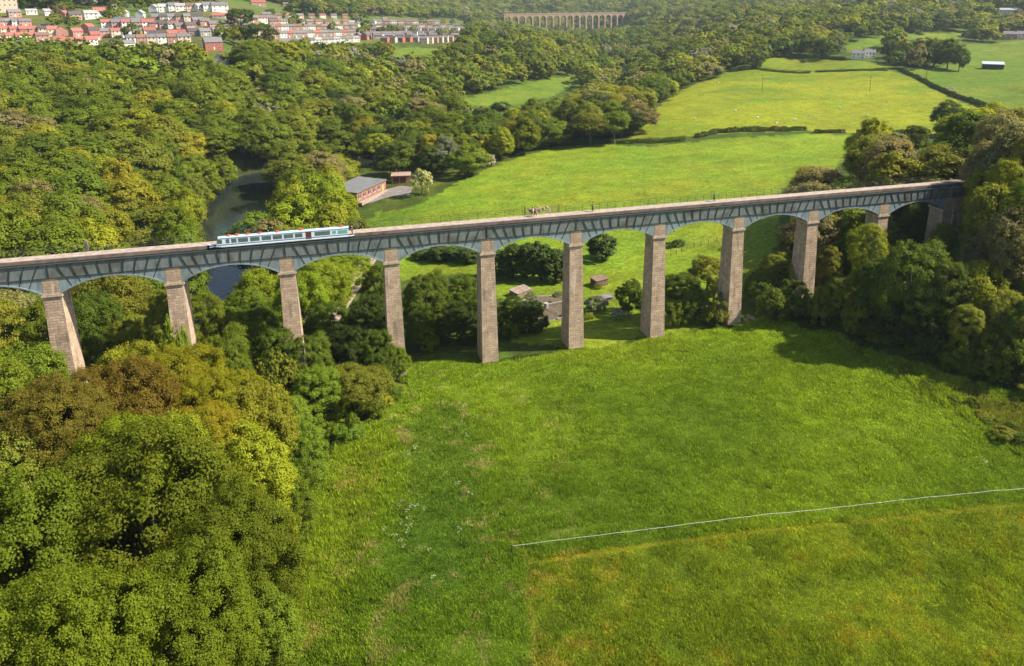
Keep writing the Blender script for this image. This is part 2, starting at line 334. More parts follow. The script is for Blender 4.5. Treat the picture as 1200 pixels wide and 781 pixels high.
def water_mat(name, col, rough=.06, scale=.8, bump=.12):
    m, nt, ns, ln, b = new_mat(name)
    b.inputs['Base Color'].default_value = (*col,1); b.inputs['Roughness'].default_value = rough; b.inputs['Specular IOR Level'].default_value = .5; b.inputs['IOR'].default_value = 1.33
    geo = N(ns, 'ShaderNodeNewGeometry'); no = N(ns, 'ShaderNodeTexNoise'); no.inputs['Scale'].default_value = scale; no.inputs['Detail'].default_value = 4; ln.new(geo.outputs['Position'], no.inputs['Vector'])
    bp = N(ns, 'ShaderNodeBump'); bp.inputs['Strength'].default_value = bump; bp.inputs['Distance'].default_value = .3; ln.new(no.outputs['Fac'], bp.inputs['Height']); ln.new(bp.outputs[0], b.inputs['Normal'])
    return m

M = {}
M['ground'] = ground_mat()
M['leaf'] = leaf_mat('leaf'); M['leaf_far'] = leaf_mat('woodland_leaf', True); M['grass'] = leaf_mat('grass_blade', True, trans=.40, spread=.40, rough=.7)
M['needle'] = leaf_mat('conifer_needle', trans=.1, spread=.5)
M['blossom'] = leaf_mat('blossom', white=(.46,(.62,.58,.44)))
M['flower'] = simple('cow_parsley', (.33,.36,.22), .8)
M['bark'] = simple('bark', (.085,.065,.045), .9, .3, 2.0, bump=.4); M['bark_pale'] = simple('pale_bark', (.14,.118,.088), .9, .25, 2.0)
M['stone'] = stone_mat('sandstone', (.52,.385,.285), (.38,.275,.20), (.22,.16,.12))
M['cap'] = stone_mat('cap_stone', (.54,.42,.33), (.44,.34,.26), (.2,.15,.12), 1.2, .5, False)
M['viaduct'] = simple('viaduct_stone', (.27,.185,.14), .9, .15, .3)
M['iron'] = iron_mat('grey_blue_iron', (.150,.172,.176), .7); M['iron_pale'] = iron_mat('pale_iron', (.20,.25,.275), .3); M['iron_dark'] = iron_mat('dark_iron', (.034,.042,.045), .5)
M['rail'] = simple('railing_paint', (.05,.045,.045), .6)
M['towpath'] = simple('towpath_gravel', (.30,.245,.215), .95, .3, 1.2, bump=.3)
M['kerb'] = simple('kerb_stone', (.17,.13,.11), .9, .35, .8)
M['canal'] = water_mat('canal_water', (.010,.011,.008), .08, 1.5, .05); M['river'] = water_mat('river_water', (.016,.022,.020), .07, .55, .30)

# ------------------------------------------------------------------ mesh building
class MB:
    def __init__(s): s.v = []; s.f = []; s.m = []; s.uv = []
    def quad(s, a, b, c, d, uv=None, mi=0):
        n = len(s.v); s.v += [tuple(a), tuple(b), tuple(c), tuple(d)]; s.f.append((n,n+1,n+2,n+3)); s.m.append(mi); s.uv.append(uv or ((0,0),(1,0),(1,1),(0,1)))
    def poly(s, pts, mi=0):
        n = len(s.v); s.v += [tuple(p) for p in pts]; s.f.append(tuple(range(n, n+len(pts)))); s.m.append(mi); s.uv.append(tuple((p[0],p[2]) for p in pts))
    def hexa(s, b, t, mi=0):
        """b, t: four bottom and four top corners, counter-clockwise seen from above; uv in metres"""
        b = [np.asarray(p, float) for p in b]; t = [np.asarray(p, float) for p in t]
        for i in range(4):
            j = (i+1) % 4; w = np.linalg.norm(b[j]-b[i]); wt = np.linalg.norm(t[j]-t[i])
            s.quad(b[i], b[j], t[j], t[i], ((i*7-w/2,b[i][2]),(i*7+w/2,b[j][2]),(i*7+wt/2,t[j][2]),(i*7-wt/2,t[i][2])), mi)
        s.quad(t[0],t[1],t[2],t[3],tuple((p[0],p[1]) for p in t),mi); s.quad(b[3],b[2],b[1],b[0],tuple((p[0],p[1]) for p in b),mi)
    def box(s, x0, x1, y0, y1, z0, z1, mi=0):
        s.hexa([(x0,y0,z0),(x1,y0,z0),(x1,y1,z0),(x0,y1,z0)], [(x0,y0,z1),(x1,y0,z1),(x1,y1,z1),(x0,y1,z1)], mi)
    def tube(s, pts, rad, seg=6, mi=0, cap=True):
        pts = [np.asarray(p, float) for p in pts]; rings = []
        for i, p in enumerate(pts):
            d = pts[min(i+1,len(pts)-1)]-pts[max(i-1,0)]; d = d/(np.linalg.norm(d)+1e-9)
            a = np.cross(d, (0,0,1.0)) if abs(d[2]) < .95 else np.cross(d, (1.0,0,0)); a /= np.linalg.norm(a); b = np.cross(d, a)
            r = rad[i] if hasattr(rad, '__len__') else rad
            rings.append([p+r*(math.cos(2*math.pi*k/seg)*a+math.sin(2*math.pi*k/seg)*b) for k in range(seg)])
        n0 = len(s.v)
        for rg in rings: s.v += [tuple(q) for q in rg]
        for i in range(len(rings)-1):
            for k in range(seg):
                q = (k+1) % seg; s.f.append((n0+i*seg+k, n0+i*seg+q, n0+(i+1)*seg+q, n0+(i+1)*seg+k)); s.m.append(mi); s.uv.append(((0,0),(1,0),(1,1),(0,1)))
        if cap:
            s.f.append(tuple(n0+k for k in range(seg))[::-1]); s.m.append(mi); s.uv.append(tuple((0,0) for k in range(seg)))
            e = n0+(len(rings)-1)*seg; s.f.append(tuple(e+k for k in range(seg))); s.m.append(mi); s.uv.append(tuple((0,0) for k in range(seg)))
    def mesh(s, name, mats, smooth=False):
        me = bpy.data.meshes.new(name); me.from_pydata(s.v, [], s.f); ul = me.uv_layers.new(name='UVMap')
        ul.data.foreach_set('uv', [c for f in s.uv for p in f for c in p]); me.polygons.foreach_set('material_index', s.m)
        for m in (mats if isinstance(mats, (list, tuple)) else [mats]): me.materials.append(m)
        if smooth: me.polygons.foreach_set('use_smooth', [True]*len(s.f))
        me.update(); return me
    def build(s, name, mats, parent=None, smooth=False, loc=None):
        return link(name, s.mesh(name, mats, smooth), parent, loc)
def link(name, data, parent=None, loc=None, col=None):
    o = bpy.data.objects.new(name, data); COL.objects.link(o)
    if parent is not None: o.parent = parent
    if loc is not None: o.location = loc
    if col is not None: o.color = (*col, 1)
    return o
def tag(o, label=None, cat=None, group=None, kind=None):
    if label: o['label'] = label
    if cat: o['category'] = cat
    if group: o['group'] = group
    if kind: o['kind'] = kind
    return o
def empty(name, loc, rz=0.0):
    o = link(name, None, None, loc); o.rotation_euler = (0,0,rz); o.empty_display_size = .5; return o

def card_mesh(name, pos, nrm, size, var, mat, aspect=.72, up=None):
    """many small leaf faces: folded rhombs"""
    n = len(pos); nrm = nrm/(np.linalg.norm(nrm, axis=1, keepdims=True)+1e-9)
    ref = rng.normal(size=(n,3)) if up is None else up
    a = np.cross(nrm, ref); a /= (np.linalg.norm(a, axis=1, keepdims=True)+1e-9); b = np.cross(nrm, a)
    if up is not None: a, b = b, a
    s = size[:,None]*.5; f = nrm*s*.28
    V = np.stack([pos-a*s, pos-b*s*aspect+f, pos+a*s, pos+b*s*aspect+f], 1).reshape(-1,3)
    me = bpy.data.meshes.new(name); me.vertices.add(4*n); me.vertices.foreach_set('co', V.ravel().astype(np.float32))
    me.loops.add(4*n); me.loops.foreach_set('vertex_index', np.arange(4*n, dtype=np.int32))
    me.polygons.add(n); me.polygons.foreach_set('loop_start', np.arange(0,4*n,4,dtype=np.int32))
    me.update(calc_edges=True)
    at_ = me.attributes.new('v','FLOAT','POINT'); at_.data.foreach_set('value', np.repeat(var,4).astype(np.float32))
    me.materials.append(mat); return me
def rdir(n, zmin=-1.0):
    z = rng.uniform(zmin, 1, n); t = rng.uniform(0, 2*math.pi, n); r = np.sqrt(1-z*z); return np.stack([r*np.cos(t), r*np.sin(t), z], 1)

# ------------------------------------------------------------------ tree prototypes
def crown(name, Rr, H, z0, lobes, clumps, leaves, leaf, mat, flat=1.0, lob=.5, csize=.20, top=.0, sparse=1.0, soft=.3):
    """Rr: crown radius, z0: underside, H: top. Returns mesh and lobe centres (for the limbs)."""
    C = np.array([0,0,(z0+H)/2]); Rz = (H-z0)/2
    d = rdir(lobes*3, -.55); keep = [d[0]]
    for q in d[1:]:
        if len(keep) < lobes and min(np.linalg.norm(q-k) for k in keep) > .55: keep.append(q)
    d = np.array(keep); L = C + d*np.array([Rr*.56, Rr*.56, Rz*.58])*rng.uniform(.8,1.12,(len(d),1))
    if top: L[:,:2] *= (1-top*np.clip((L[:,2:3]-z0)/(H-z0),0,1))
    lr = np.array([Rr*lob*rng.uniform(.78,1.12) for _ in d]); lz = lr*min(1.0, Rz/Rr*1.05)*flat
    cp = []; cn = []
    tries = 0
    while len(cp) < clumps and tries < clumps*12:
        tries += 1; i = rng.integers(len(L)); q = rdir(1)[0]
        out = (L[i]-C)/np.array([Rr,Rr,Rz]); 
        if q @ out < -.25 or (q[2] < -.45 and rng.random() < .6): continue
        p = L[i]+q*np.array([lr[i],lr[i],lz[i]])*rng.uniform(.82,1.04)
        ins = np.sum(((p-L)/np.stack([lr,lr,lz],1))**2, 1); ins[i] = 9
        if ins.min() < .62: continue
        cp.append(p); cn.append(q)
    cp = np.array(cp); cn = np.array(cn); k = len(cp)
    cr = Rr*csize*rng.uniform(.7,1.25,k)
    idx = rng.integers(0,k,leaves); q = rdir(leaves); q = q + cn[idx]*.55 + np.array([0,0,.35]); q /= np.linalg.norm(q,axis=1,keepdims=True)
    rad = cr[idx]*rng.uniform(.35,1.0,leaves)*np.where(rng.random(leaves) < .25, 1.45, 1.0)
    pos = cp[idx]+q*rad[:,None]*np.array([1,1,.72])
    nr = q*.8 + cn[idx]*soft + np.array([0,0,.42]) + rng.normal(size=(leaves,3))*(.46-.3*soft)
    cv = rng.uniform(.25,.75,k)
    var = np.clip(cv[idx]*.5 + rng.uniform(0,1,leaves)*.5, 0, 1)
    sz = leaf*rng.uniform(.65,1.3,leaves)
    return card_mesh(name, pos, nr, sz, var, mat), L, lr
def trunk(name, L, H, r0, mat, lean=.4, twigs=0, Rr=5):
    mb = MB(); top = np.array([rng.normal()*lean, rng.normal()*lean, H*.72]); zf = float(np.min(L[:,2]))*.55+.5
    pts = [np.array([0,0,-1.2]), np.array([0,0,.6]), top*.35, top*.7, top]
    mb.tube(pts, [r0*1.5,r0,r0*.8,r0*.5,r0*.12], 8)
    for l in L*np.array([.9,.9,.86]):
        s = top*rng.uniform(.28,.6); m = (s+l)/2+np.array([0,0,-.4]); mb.tube([s,m,l], [r0*.36,r0*.24,r0*.06], 5)
        for _ in range(twigs):
            e = l+rdir(1,-.1)[0]*Rr*rng.uniform(.14,.32)+np.array([0,0,.3]); mb.tube([m+(l-m)*rng.uniform(.2,1), (m+e)/2+rng.normal(size=3)*.2, e], [r0*.14,r0*.09,.02], 3, cap=False)
    return mb.mesh(name, mat, True)
PROTO = {}
def add_proto(kind, n, name, Rr, H, z0, mat, r0, bark, twigs=0, **kw):
    PROTO[kind] = []
    for i in range(n):
        me, L, lr = crown(name+'_crown', Rr, H, z0, mat=mat, **kw)
        PROTO[kind].append((me, trunk(name+'_trunk', L, H, r0, bark, twigs=twigs, Rr=Rr), Rr, H))
add_proto('big', 3, 'broadleaf', 10, 20, 2.5, M['leaf'], .55, M['bark'], lobes=18, clumps=620, leaves=170000, leaf=.215, csize=.105, lob=.40)
add_proto('broad', 5, 'broadleaf', 6.5, 14, .4, M['leaf'], .38, M['bark'], lobes=9, clumps=130, leaves=15000, leaf=.50, csize=.21, soft=.6)
add_proto('midbig', 3, 'broadleaf', 6.5, 14, -.4, M['leaf'], .38, M['bark'], lobes=12, clumps=330, leaves=46000, leaf=.26, csize=.14, lob=.45)
add_proto('tall', 3, 'tall', 4.2, 16, 3.0, M['leaf'], .28, M['bark'], lobes=11, clumps=110, leaves=7500, leaf=.46, csize=.22, lob=.5)
add_proto('sparse', 4, 'sparse', 4.0, 15, 4.0, M['leaf'], .22, M['bark_pale'], twigs=5, lobes=12, clumps=190, leaves=9500, leaf=.38, csize=.26, lob=.5)
add_proto('bush', 3, 'bush', 3.0, 4.6, -.6, M['leaf'], .12, M['bark'], lobes=8, clumps=90, leaves=7000, leaf=.27, csize=.20, lob=.52)
add_proto('hawthorn', 2, 'hawthorn', 3.0, 5.5, .2, M['blossom'], .14, M['bark'], lobes=7, clumps=80, leaves=4500, leaf=.34, csize=.2)
add_proto('conifer', 3, 'conifer', 3.2, 11.5, -2.6, M['needle'], .25, M['bark'], lobes=14, clumps=150, leaves=11000, leaf=.40, csize=.22, lob=.50, top=.55)
add_proto('pine', 1, 'cedar', 8, 17, 3.5, M['needle'], .5, M['bark'], lobes=12, clumps=90, leaves=5000, leaf=.8, csize=.2, flat=.55, lob=.42)
FAR = [crown('far_crown', 6.5, 12.5, .3, lobes=7, clumps=60, leaves=760, leaf=1.6, soft=.6, mat=M['leaf_far'], csize=.22)[0] for _ in range(5)]

# ------------------------------------------------------------------ ground sheet, river
def axis(lo, a, b, hi, h, g, cap):
    mid = list(np.arange(a, b, h)); up = [mid[-1]]; s = h
    while up[-1] < hi: s = min(s*(1+g), cap); up.append(up[-1]+s)
    dn = [mid[0]]; s = h
    while dn[-1] > lo: s = min(s*(1+g), cap); dn.append(dn[-1]-s)
    return np.array(dn[:0:-1]+mid+up[1:])
ax = axis(-3200, 8, 150, 5200, .85, .0125, 90); ay = axis(-300, -88, 8, 5600, .85, .0125, 90)
GX, GY = np.meshgrid(ax, ay); GZ = T(GX, GY); nx, ny = len(ax), len(ay)
me = bpy.data.meshes.new('ground'); me.vertices.add(nx*ny)
me.vertices.foreach_set('co', np.stack([GX.ravel(), GY.ravel(), GZ.ravel()],1).ravel().astype(np.float32))
i, j = np.meshgrid(np.arange(nx-1), np.arange(ny-1)); k = (j*nx+i).ravel()
F = np.stack([k,k+1,k+nx+1,k+nx],1).astype(np.int32); nf = len(F)
me.loops.add(4*nf); me.loops.foreach_set('vertex_index', F.ravel()); me.polygons.add(nf); me.polygons.foreach_set('loop_start', np.arange(0,4*nf,4,dtype=np.int32))
me.update(calc_edges=True); me.polygons.foreach_set('use_smooth', [True]*nf)
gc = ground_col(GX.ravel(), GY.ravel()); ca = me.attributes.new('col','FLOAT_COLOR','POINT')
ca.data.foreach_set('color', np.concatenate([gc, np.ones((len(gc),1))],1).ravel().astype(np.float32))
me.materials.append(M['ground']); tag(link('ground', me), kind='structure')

def ribbon(name, P, half, zf, mat, kind='structure'):
    P = np.asarray(P, float); mb = MB(); n = len(P); E = []
    for a in range(n):
        d = P[min(a+1,n-1)]-P[max(a-1,0)]; d /= np.linalg.norm(d); w = half[a] if hasattr(half,'__len__') else half
        E.append(((P[a][0]-d[1]*w, P[a][1]+d[0]*w), (P[a][0]+d[1]*w, P[a][1]-d[0]*w)))
    for a in range(n-1):
        q = [E[a][1], E[a+1][1], E[a+1][0], E[a][0]]
        mb.quad(*[(p[0],p[1],zf(p[0],p[1])) for p in q])
    return tag(mb.build(name, mat), kind=kind)
ribbon('river', RIVER, 14.0, lambda x, y: WATER, M['river'])

# ------------------------------------------------------------------ the aqueduct
SP = 16.15; KS = list(range(-3, 11))
DX = {0:-.07,1:.03,2:.12,3:.2,4:.10,5:-.14,6:-.26,7:-.2,8:-.05,9:.25}
PX = {k: SP*k+DX.get(k,0) for k in KS}
XL, XR = PX[-3]-6, 172.0
HB = 1.85                      # half breadth of the iron trough
aq = empty('aqueduct', (PX[5], 0, Tz(PX[5], 0)))
aq.location = (0,0,0)
tag(aq, 'long aqueduct of a blue-grey iron trough on tall tapering sandstone piers crossing the valley', 'aqueduct')
for k in KS:
    x = PX[k]; zb = min(Tz(x-1.5,-2.6), Tz(x+1.5,-2.6), Tz(x,2.6), Tz(x,0))-1.0
    w0, d0 = 2.36, 3.75; zt = -3.0
    def half(z): return (w0+.028*-(z-zt))/2, (d0+.056*-(z-zt))/2
    mb = MB(); lv = np.linspace(zb, zt, 7)
    for a, b in zip(lv[:-1], lv[1:]):
        wa, da = half(a); wb, db = half(b)
        for (sx0,sy0,sx1,sy1,uo) in ((-1,-1,1,-1,0),(1,-1,1,1,7),(1,1,-1,1,14),(-1,1,-1,-1,21)):
            p0=(x+sx0*wa,sy0*da,a); p1=(x+sx1*wa,sy1*da,a); p2=(x+sx1*wb,sy1*db,b); p3=(x+sx0*wb,sy0*db,b)
            la = (wa if sy0==sy1 else da); lb = (wb if sy0==sy1 else db); off = uo+k*31
            mb.quad(p0,p1,p2,p3,((off-la,a),(off+la,a),(off+lb,b),(off-lb,b)))
    wt, dt = half(zt); mb.quad((x-wt,-dt,zt),(x+wt,-dt,zt),(x+wt,dt,zt),(x-wt,dt,zt))
    p = mb.build('pier', M['stone'], aq)
    cb = MB()
    cb.box(x-wt-.08,x+wt+.08,-dt-.08,dt+.08,zt+.005,zt+.16); cb.box(x-wt-.20,x+wt+.20,-dt-.20,dt+.20,zt+.165,zt+.52)
    cb.build('pier_cap', M['cap'], p)
    hb = MB(); wh = 1.06; hb.box(x-wh,x+wh,-HB-.06,HB+.06,zt+.525,-.03); hb.build('pier_head', M['stone'], p)
ZS, ZC = -2.42, -.32           # springing and crown of the iron arches
ribs_y = (-HB, -.62, .62, HB)
NP = 10
def joints(a, b):
    xm = (a+b)/2; half = (b-a)/2; R0 = ((half-1.1)**2+(ZC-ZS)**2)/(2*(ZC-ZS)); zc = ZC-R0
    return xm, zc, R0
for ka, kb in zip(KS[:-1], KS[1:]):
    a, b = PX[ka], PX[kb]; xm, zc, R0 = joints(a, b); xa, xb = a+1.09, b-1.09
    xs = np.linspace(xa, xb, 29); zs = zc+np.sqrt(np.maximum(R0**2-(xs-xm)**2, 0))
    for y in ribs_y:
        sp = MB(); y0, y1 = y-.035, y+.035
        for i in range(28):
            P = [(xs[i],zs[i]),(xs[i+1],zs[i+1]),(xs[i+1],-.01),(xs[i],-.01)]
            sp.quad((P[0][0],y0,P[0][1]),(P[1][0],y0,P[1][1]),(P[2][0],y0,P[2][1]),(P[3][0],y0,P[3][1]))
            sp.quad((P[1][0],y1,P[1][1]),(P[0][0],y1,P[0][1]),(P[3][0],y1,P[3][1]),(P[2][0],y1,P[2][1]))
        for i in range(28):
            sp.hexa([(xs[i],y-.13,zs[i]-.11),(xs[i+1],y-.13,zs[i+1]-.11),(xs[i+1],y+.13,zs[i+1]-.11),(xs[i],y+.13,zs[i]-.11)],
                    [(xs[i],y-.13,zs[i]+.10),(xs[i+1],y-.13,zs[i+1]+.10),(xs[i+1],y+.13,zs[i+1]+.10),(xs[i],y+.13,zs[i]+.10)])
        if abs(y) > 1:
            ys_ = y-.075 if y < 0 else y+.02
            for i in range(1, NP):
                xj = a+(b-a)*i/NP; sl = (xj-xm)/(1.05-zc); zlo = zc+math.sqrt(max(R0**2-(xj-xm)**2,0)); x0 = xj+sl*(-.02-1.05); z1 = zlo+.1; x1 = xj+sl*(z1-1.05)
                if -.02-z1 > .25 and x1 > xa+.1 and x1 < xb-.1:
                    sp.hexa([(x1-.05,ys_,z1),(x1+.05,ys_,z1),(x1+.05,ys_+.055,z1),(x1-.05,ys_+.055,z1)], [(x0-.05,ys_,-.03),(x0+.05,ys_,-.03),(x0+.05,ys_+.055,-.03),(x0-.05,ys_+.055,-.03)], 1)
        sp.build('arch_rib', [M['iron_pale'], M['iron_dark']], aq)
    # the trough of one bay: side plates, bottom plate, flanged joints
    for sg in (-1, 1):
        tr = MB(); yi, yo = sorted((sg*(HB-.04), sg*(HB+.03))); tr.box(a+.003,b-.003,yi,yo,.07,2.06)
        f0, f1 = sorted((sg*(HB+.035), sg*(HB+.135)))
        for i in range(NP):
            xj = a+(b-a)*i/NP; sl = 0 if i == 0 else (xj-xm)/(1.05-zc); x0 = xj+sl*(.11-1.05); x1 = xj+sl*(2.05-1.05)
            tr.hexa([(x0-.045,f0,.10),(x0+.045,f0,.10),(x0+.045,f1,.10),(x0-.045,f1,.10)], [(x1-.045,f0,2.05),(x1+.045,f0,2.05),(x1+.045,f1,2.05),(x1-.045,f1,2.05)], 1)
        g0, g1 = sorted((sg*(HB+.034), sg*(HB+.17))); tr.box(a+.004,b-.004,g0,g1,-.005,.095,1)
        g0, g1 = sorted((sg*(HB-.10), sg*(HB+.20))); tr.box(a+.004,b-.004,g0,g1,2.063,2.17,1)
        tr.build('trough_side', [M['iron'], M['iron_dark']], aq)
    tr = MB(); tr.box(a+.003,b-.003,-HB+.045,HB-.045,.07,.16); tr.build('trough_floor', M['iron'], aq)
    tp = MB(); tp.box(a+.002,b-.002,-.12,HB+.16,2.175,2.42); tp.build('towpath', M['towpath'], aq)
    kb_ = MB(); kb_.box(a+.002,b-.002,-.34,-.125,1.5,2.45); kb_.build('kerb', M['kerb'], aq)
    rl = MB(); n = 10
    for i in range(n):
        x = a+(b-a)*(i+.5)/n; rl.box(x-.022,x+.022,HB+.10,HB+.144,2.425,3.62)
    for z in (2.72,3.02,3.32,3.62): rl.box(a,b,HB+.105,HB+.139,z+.003,z+.034)
    rl.build('handrail', M['rail'], aq)
mb = MB(); mb.quad((XL-40,-HB+.045,1.93),(XR+40,-HB+.045,1.93),(XR+40,-.33,1.93),(XL-40,-.33,1.93)); tag(mb.build('canal_water', M['canal']), kind='structure')
# masonry abutment at the wooded end
mb = MB(); xe = PX[10]
mb.hexa([(xe+1.2,-2.6,-14),(xe+14,-2.6,-14),(xe+14,2.6,-14),(xe+1.2,2.6,-14)],[(xe+1.2,-2.1,-.03),(xe+14,-2.1,-.03),(xe+14,2.1,-.03),(xe+1.2,2.1,-.03)])
mb.build('abutment', M['stone'], aq)
mb = MB(); mb.box(xe+.01,xe+40,-2.25,-HB+.04,-.02,2.2); mb.box(xe+.01,xe+40,-.34,2.3,-.02,2.42); mb.build('approach_wall', M['kerb'], aq)
def towpost(px, h, w, label):
    x = xon(px); b = MB(); b.box(x-w,x+w,HB+.17,HB+.17+2*w,2.43,2.43+h); b.hexa([(x-w,HB+.17,2.432+h),(x+w,HB+.17,2.432+h),(x+w,HB+.17+2*w,2.432+h),(x-w,HB+.17+2*w,2.432+h)],[(x-w*.4,HB+.17+.6*w,2.55+h),(x+w*.4,HB+.17+.6*w,2.55+h),(x+w*.4,HB+.17+1.4*w,2.55+h),(x-w*.4,HB+.17+1.4*w,2.55+h)])
    tag(b.build('post', M['kerb']), label, 'post', 'posts on the towpath')
def xon(px, y=1.0, z=2.4):      # x on the aqueduct line seen at a pixel column
    lo, hi = -80., 260.
    for _ in range(40):
        m = (lo+hi)/2
        if proj((m,y,z))[0] < px: lo = m
        else: hi = m
    return (lo+hi)/2
towpost(100, 1.7, .16, 'stout brown post standing on the towpath left of the canal boat')
towpost(617, 1.6, .08, 'thin dark post on the towpath just left of the two walkers')
towpost(657, 1.5, .08, 'thin dark post on the towpath right of the two walkers')
towpost(419, 1.9, .10, 'dark post on the towpath behind the stern of the canal boat')

# ------------------------------------------------------------------ the canal boat
M['boat_white'] = simple('boat_white_paint', (.54,.60,.66), .35, .06, 2); M['boat_blue'] = simple('boat_roof_paint', (.32,.41,.51), .4, .08, 2)
M['boat_hull'] = simple('boat_black_hull', (.015,.018,.022), .4); M['glass'] = simple('dark_glass', (.075,.115,.125), .08, .2, 1.0, spec=.6)
M['brown_door'] = simple('brown_door', (.10,.028,.02), .5); M['red'] = simple('life_ring_red', (.62,.07,.03), .5); M['teal'] = simple('teal_panel', (.12,.30,.30), .4, .5, 6.0)
xb0, xb1 = xon(243, -1.1, 2.4), xon(415, -1.1, 2.4); LB = xb1-xb0
boat = empty('canal_boat', (0,0,0)); tag(boat, 'long white and pale blue canal boat with red life rings on its roof', 'boat')
yc, hw = -1.08, .69; WZ = 1.93
hb = MB(); st = [(0,.06),(.025,.30),(.06,.52),(.10,.66),(.14,hw),(.94,hw),(.975,.58),(1.0,.34)]
for (s0,w0_),(s1,w1_) in zip(st[:-1], st[1:]):
    x0, x1 = xb0+s0*LB, xb0+s1*LB; sh0 = .35*(max(0,.1-s0)*10)**2; sh1 = .35*(max(0,.1-s1)*10)**2
    hb.hexa([(x0,yc-w0_*.8,WZ-.5),(x1,yc-w1_*.8,WZ-.5),(x1,yc+w1_*.8,WZ-.5),(x0,yc+w0_*.8,WZ-.5)],[(x0,yc-w0_,WZ+.52+sh0),(x1,yc-w1_,WZ+.52+sh1),(x1,yc+w1_,WZ+.52+sh1),(x0,yc+w0_,WZ+.52+sh0)])
hull = hb.build('hull', M['boat_hull'], boat)
gb = MB()
for (s0,w0_),(s1,w1_) in zip(st[:-1], st[1:]):
    x0, x1 = xb0+s0*LB, xb0+s1*LB; sh0 = .35*(max(0,.1-s0)*10)**2; sh1 = .35*(max(0,.1-s1)*10)**2
    for sg in (-1,1):
        ya, yb2 = sorted((yc+sg*w0_, yc+sg*(w0_-.05))); yd, ye = sorted((yc+sg*w1_, yc+sg*(w1_-.05)))
        gb.hexa([(x0,ya-.02,WZ+.525+sh0),(x1,yd-.02,WZ+.525+sh1),(x1,ye+.02,WZ+.525+sh1),(x0,yb2+.02,WZ+.525+sh0)],[(x0,ya-.02,WZ+.66+sh0),(x1,yd-.02,WZ+.66+sh1),(x1,ye+.02,WZ+.66+sh1),(x0,yb2+.02,WZ+.66+sh0)])
gb.build('gunwale', M['boat_white'], hull)
cx0, cx1 = xb0+.062*LB, xb0+.962*LB; zc0, zc1 = WZ+.67, WZ+1.92; ci = .05
cb = MB(); cb.hexa([(cx0,yc-hw+ci,zc0),(cx1,yc-hw+ci,zc0),(cx1,yc+hw-ci,zc0),(cx0,yc+hw-ci,zc0)],[(cx0+.35,yc-hw+.16,zc1),(cx1,yc-hw+.16,zc1),(cx1,yc+hw-.16,zc1),(cx0+.35,yc+hw-.16,zc1)])
cabin = cb.build('cabin', M['boat_white'], boat)
rb = MB(); xsr = [cx0+.30, cx1+.06]; prof = [(-.60,0),(-.45,.07),(0,.11),(.45,.07),(.60,0)]
for (y0,z0_),(y1,z1_) in zip(prof[:-1], prof[1:]): rb.hexa([(xsr[0],yc+y0,zc1+.004),(xsr[1],yc+y0,zc1+.004),(xsr[1],yc+y1,zc1+.004),(xsr[0],yc+y1,zc1+.004)],[(xsr[0],yc+y0,zc1+.03+z0_),(xsr[1],yc+y0,zc1+.03+z0_),(xsr[1],yc+y1,zc1+.03+z1_),(xsr[0],yc+y1,zc1+.03+z1_)])
rb.build('roof', M['boat_blue'], boat)
CL = cx1-cx0
def side(f0, f1, h0, h1, name, mat, par=None, out=.012):   # a panel on the tumblehome cabin side
    for sg in (-1, 1):
        b = MB(); x0, x1 = cx0+f0*CL, cx0+f1*CL
        def pt(x, h, o):
            t = (h-zc0)/(zc1-zc0); return (x, yc+sg*(hw-ci-t*(.16-ci)+o), h)
        lo, hi = zc0+h0, zc0+h1
        q = [pt(x0,lo,out),pt(x1,lo,out),pt(x1,hi,out),pt(x0,hi,out)]; b.quad(*(q if sg < 0 else q[::-1]))
        q2 = [pt(x0,lo,-.02),pt(x1,lo,-.02),pt(x1,hi,-.02),pt(x0,hi,-.02)]
        for i in range(4): b.quad(q2[i], q2[(i+1)%4], q[(i+1)%4], q[i])
        b.build(name, mat, par or boat)
for f0, f1 in ((.008,.045),(.072,.098),(.112,.150),(.162,.235),(.250,.320),(.335,.405),(.418,.488),(.500,.572),(.585,.642),(.735,.855)): side(f0, f1, .42, 1.05, 'window', M['glass'])
side(.666,.710,.02,1.15,'door',M['brown_door'])
side(.872,.90,.50,1.0,'window',M['teal']); side(.915,.990,.42,1.02,'window',M['teal'])
fw = MB(); fw.hexa([(cx0-.01,yc-.5,zc0+.4),(cx0+.02,yc-.5,zc0+.4),(cx0+.02,yc+.5,zc0+.4),(cx0-.01,yc+.5,zc0+.4)],[(cx0+.26,yc-.44,zc1-.12),(cx0+.29,yc-.44,zc1-.12),(cx0+.29,yc+.44,zc1-.12),(cx0+.26,yc+.44,zc1-.12)]); fw.build('windscreen', M['glass'], cabin)
def torus(mb, c, R1, r, n=10, m=5):
    pts = [np.array(c)+np.array([R1*math.cos(2*math.pi*i/n), R1*math.sin(2*math.pi*i/n), 0]) for i in range(n)]
    n0 = len(mb.v)
    for i in range(n):
        o = (pts[i]-np.array(c))/R1
        for j in range(m):
            t = 2*math.pi*j/m; mb.v.append(tuple(pts[i]+o*r*math.cos(t)+np.array([0,0,r*math.sin(t)])))
    for i in range(n):
        for j in range(m):
            q = ((i+1)%n)*m; mb.f.append((n0+i*m+j, n0+q+j, n0+q+(j+1)%m, n0+i*m+(j+1)%m)); mb.m.append(0); mb.uv.append(((0,0),(1,0),(1,1),(0,1)))
for f in (.095,.155,.235,.325,.455,.635,.945):
    b = MB(); c0 = (cx0+f*CL, yc+.18, zc1+.205); torus(b, c0, .25, .08); b.box(c0[0]-.36,c0[0]+.36,c0[1]-.05,c0[1]+.05,c0[2]-.10,c0[2]-.02); b.build('life_ring', M['red'], boat)
for f in (.18,.40,.56,.76,.86):      # roof hatches and vents
    b = MB(); c0 = cx0+f*CL; b.box(c0-.28,c0+.28,yc-.30,yc+.10,zc1+.05,zc1+.21); b.build('roof_hatch', M['boat_white'], boat)
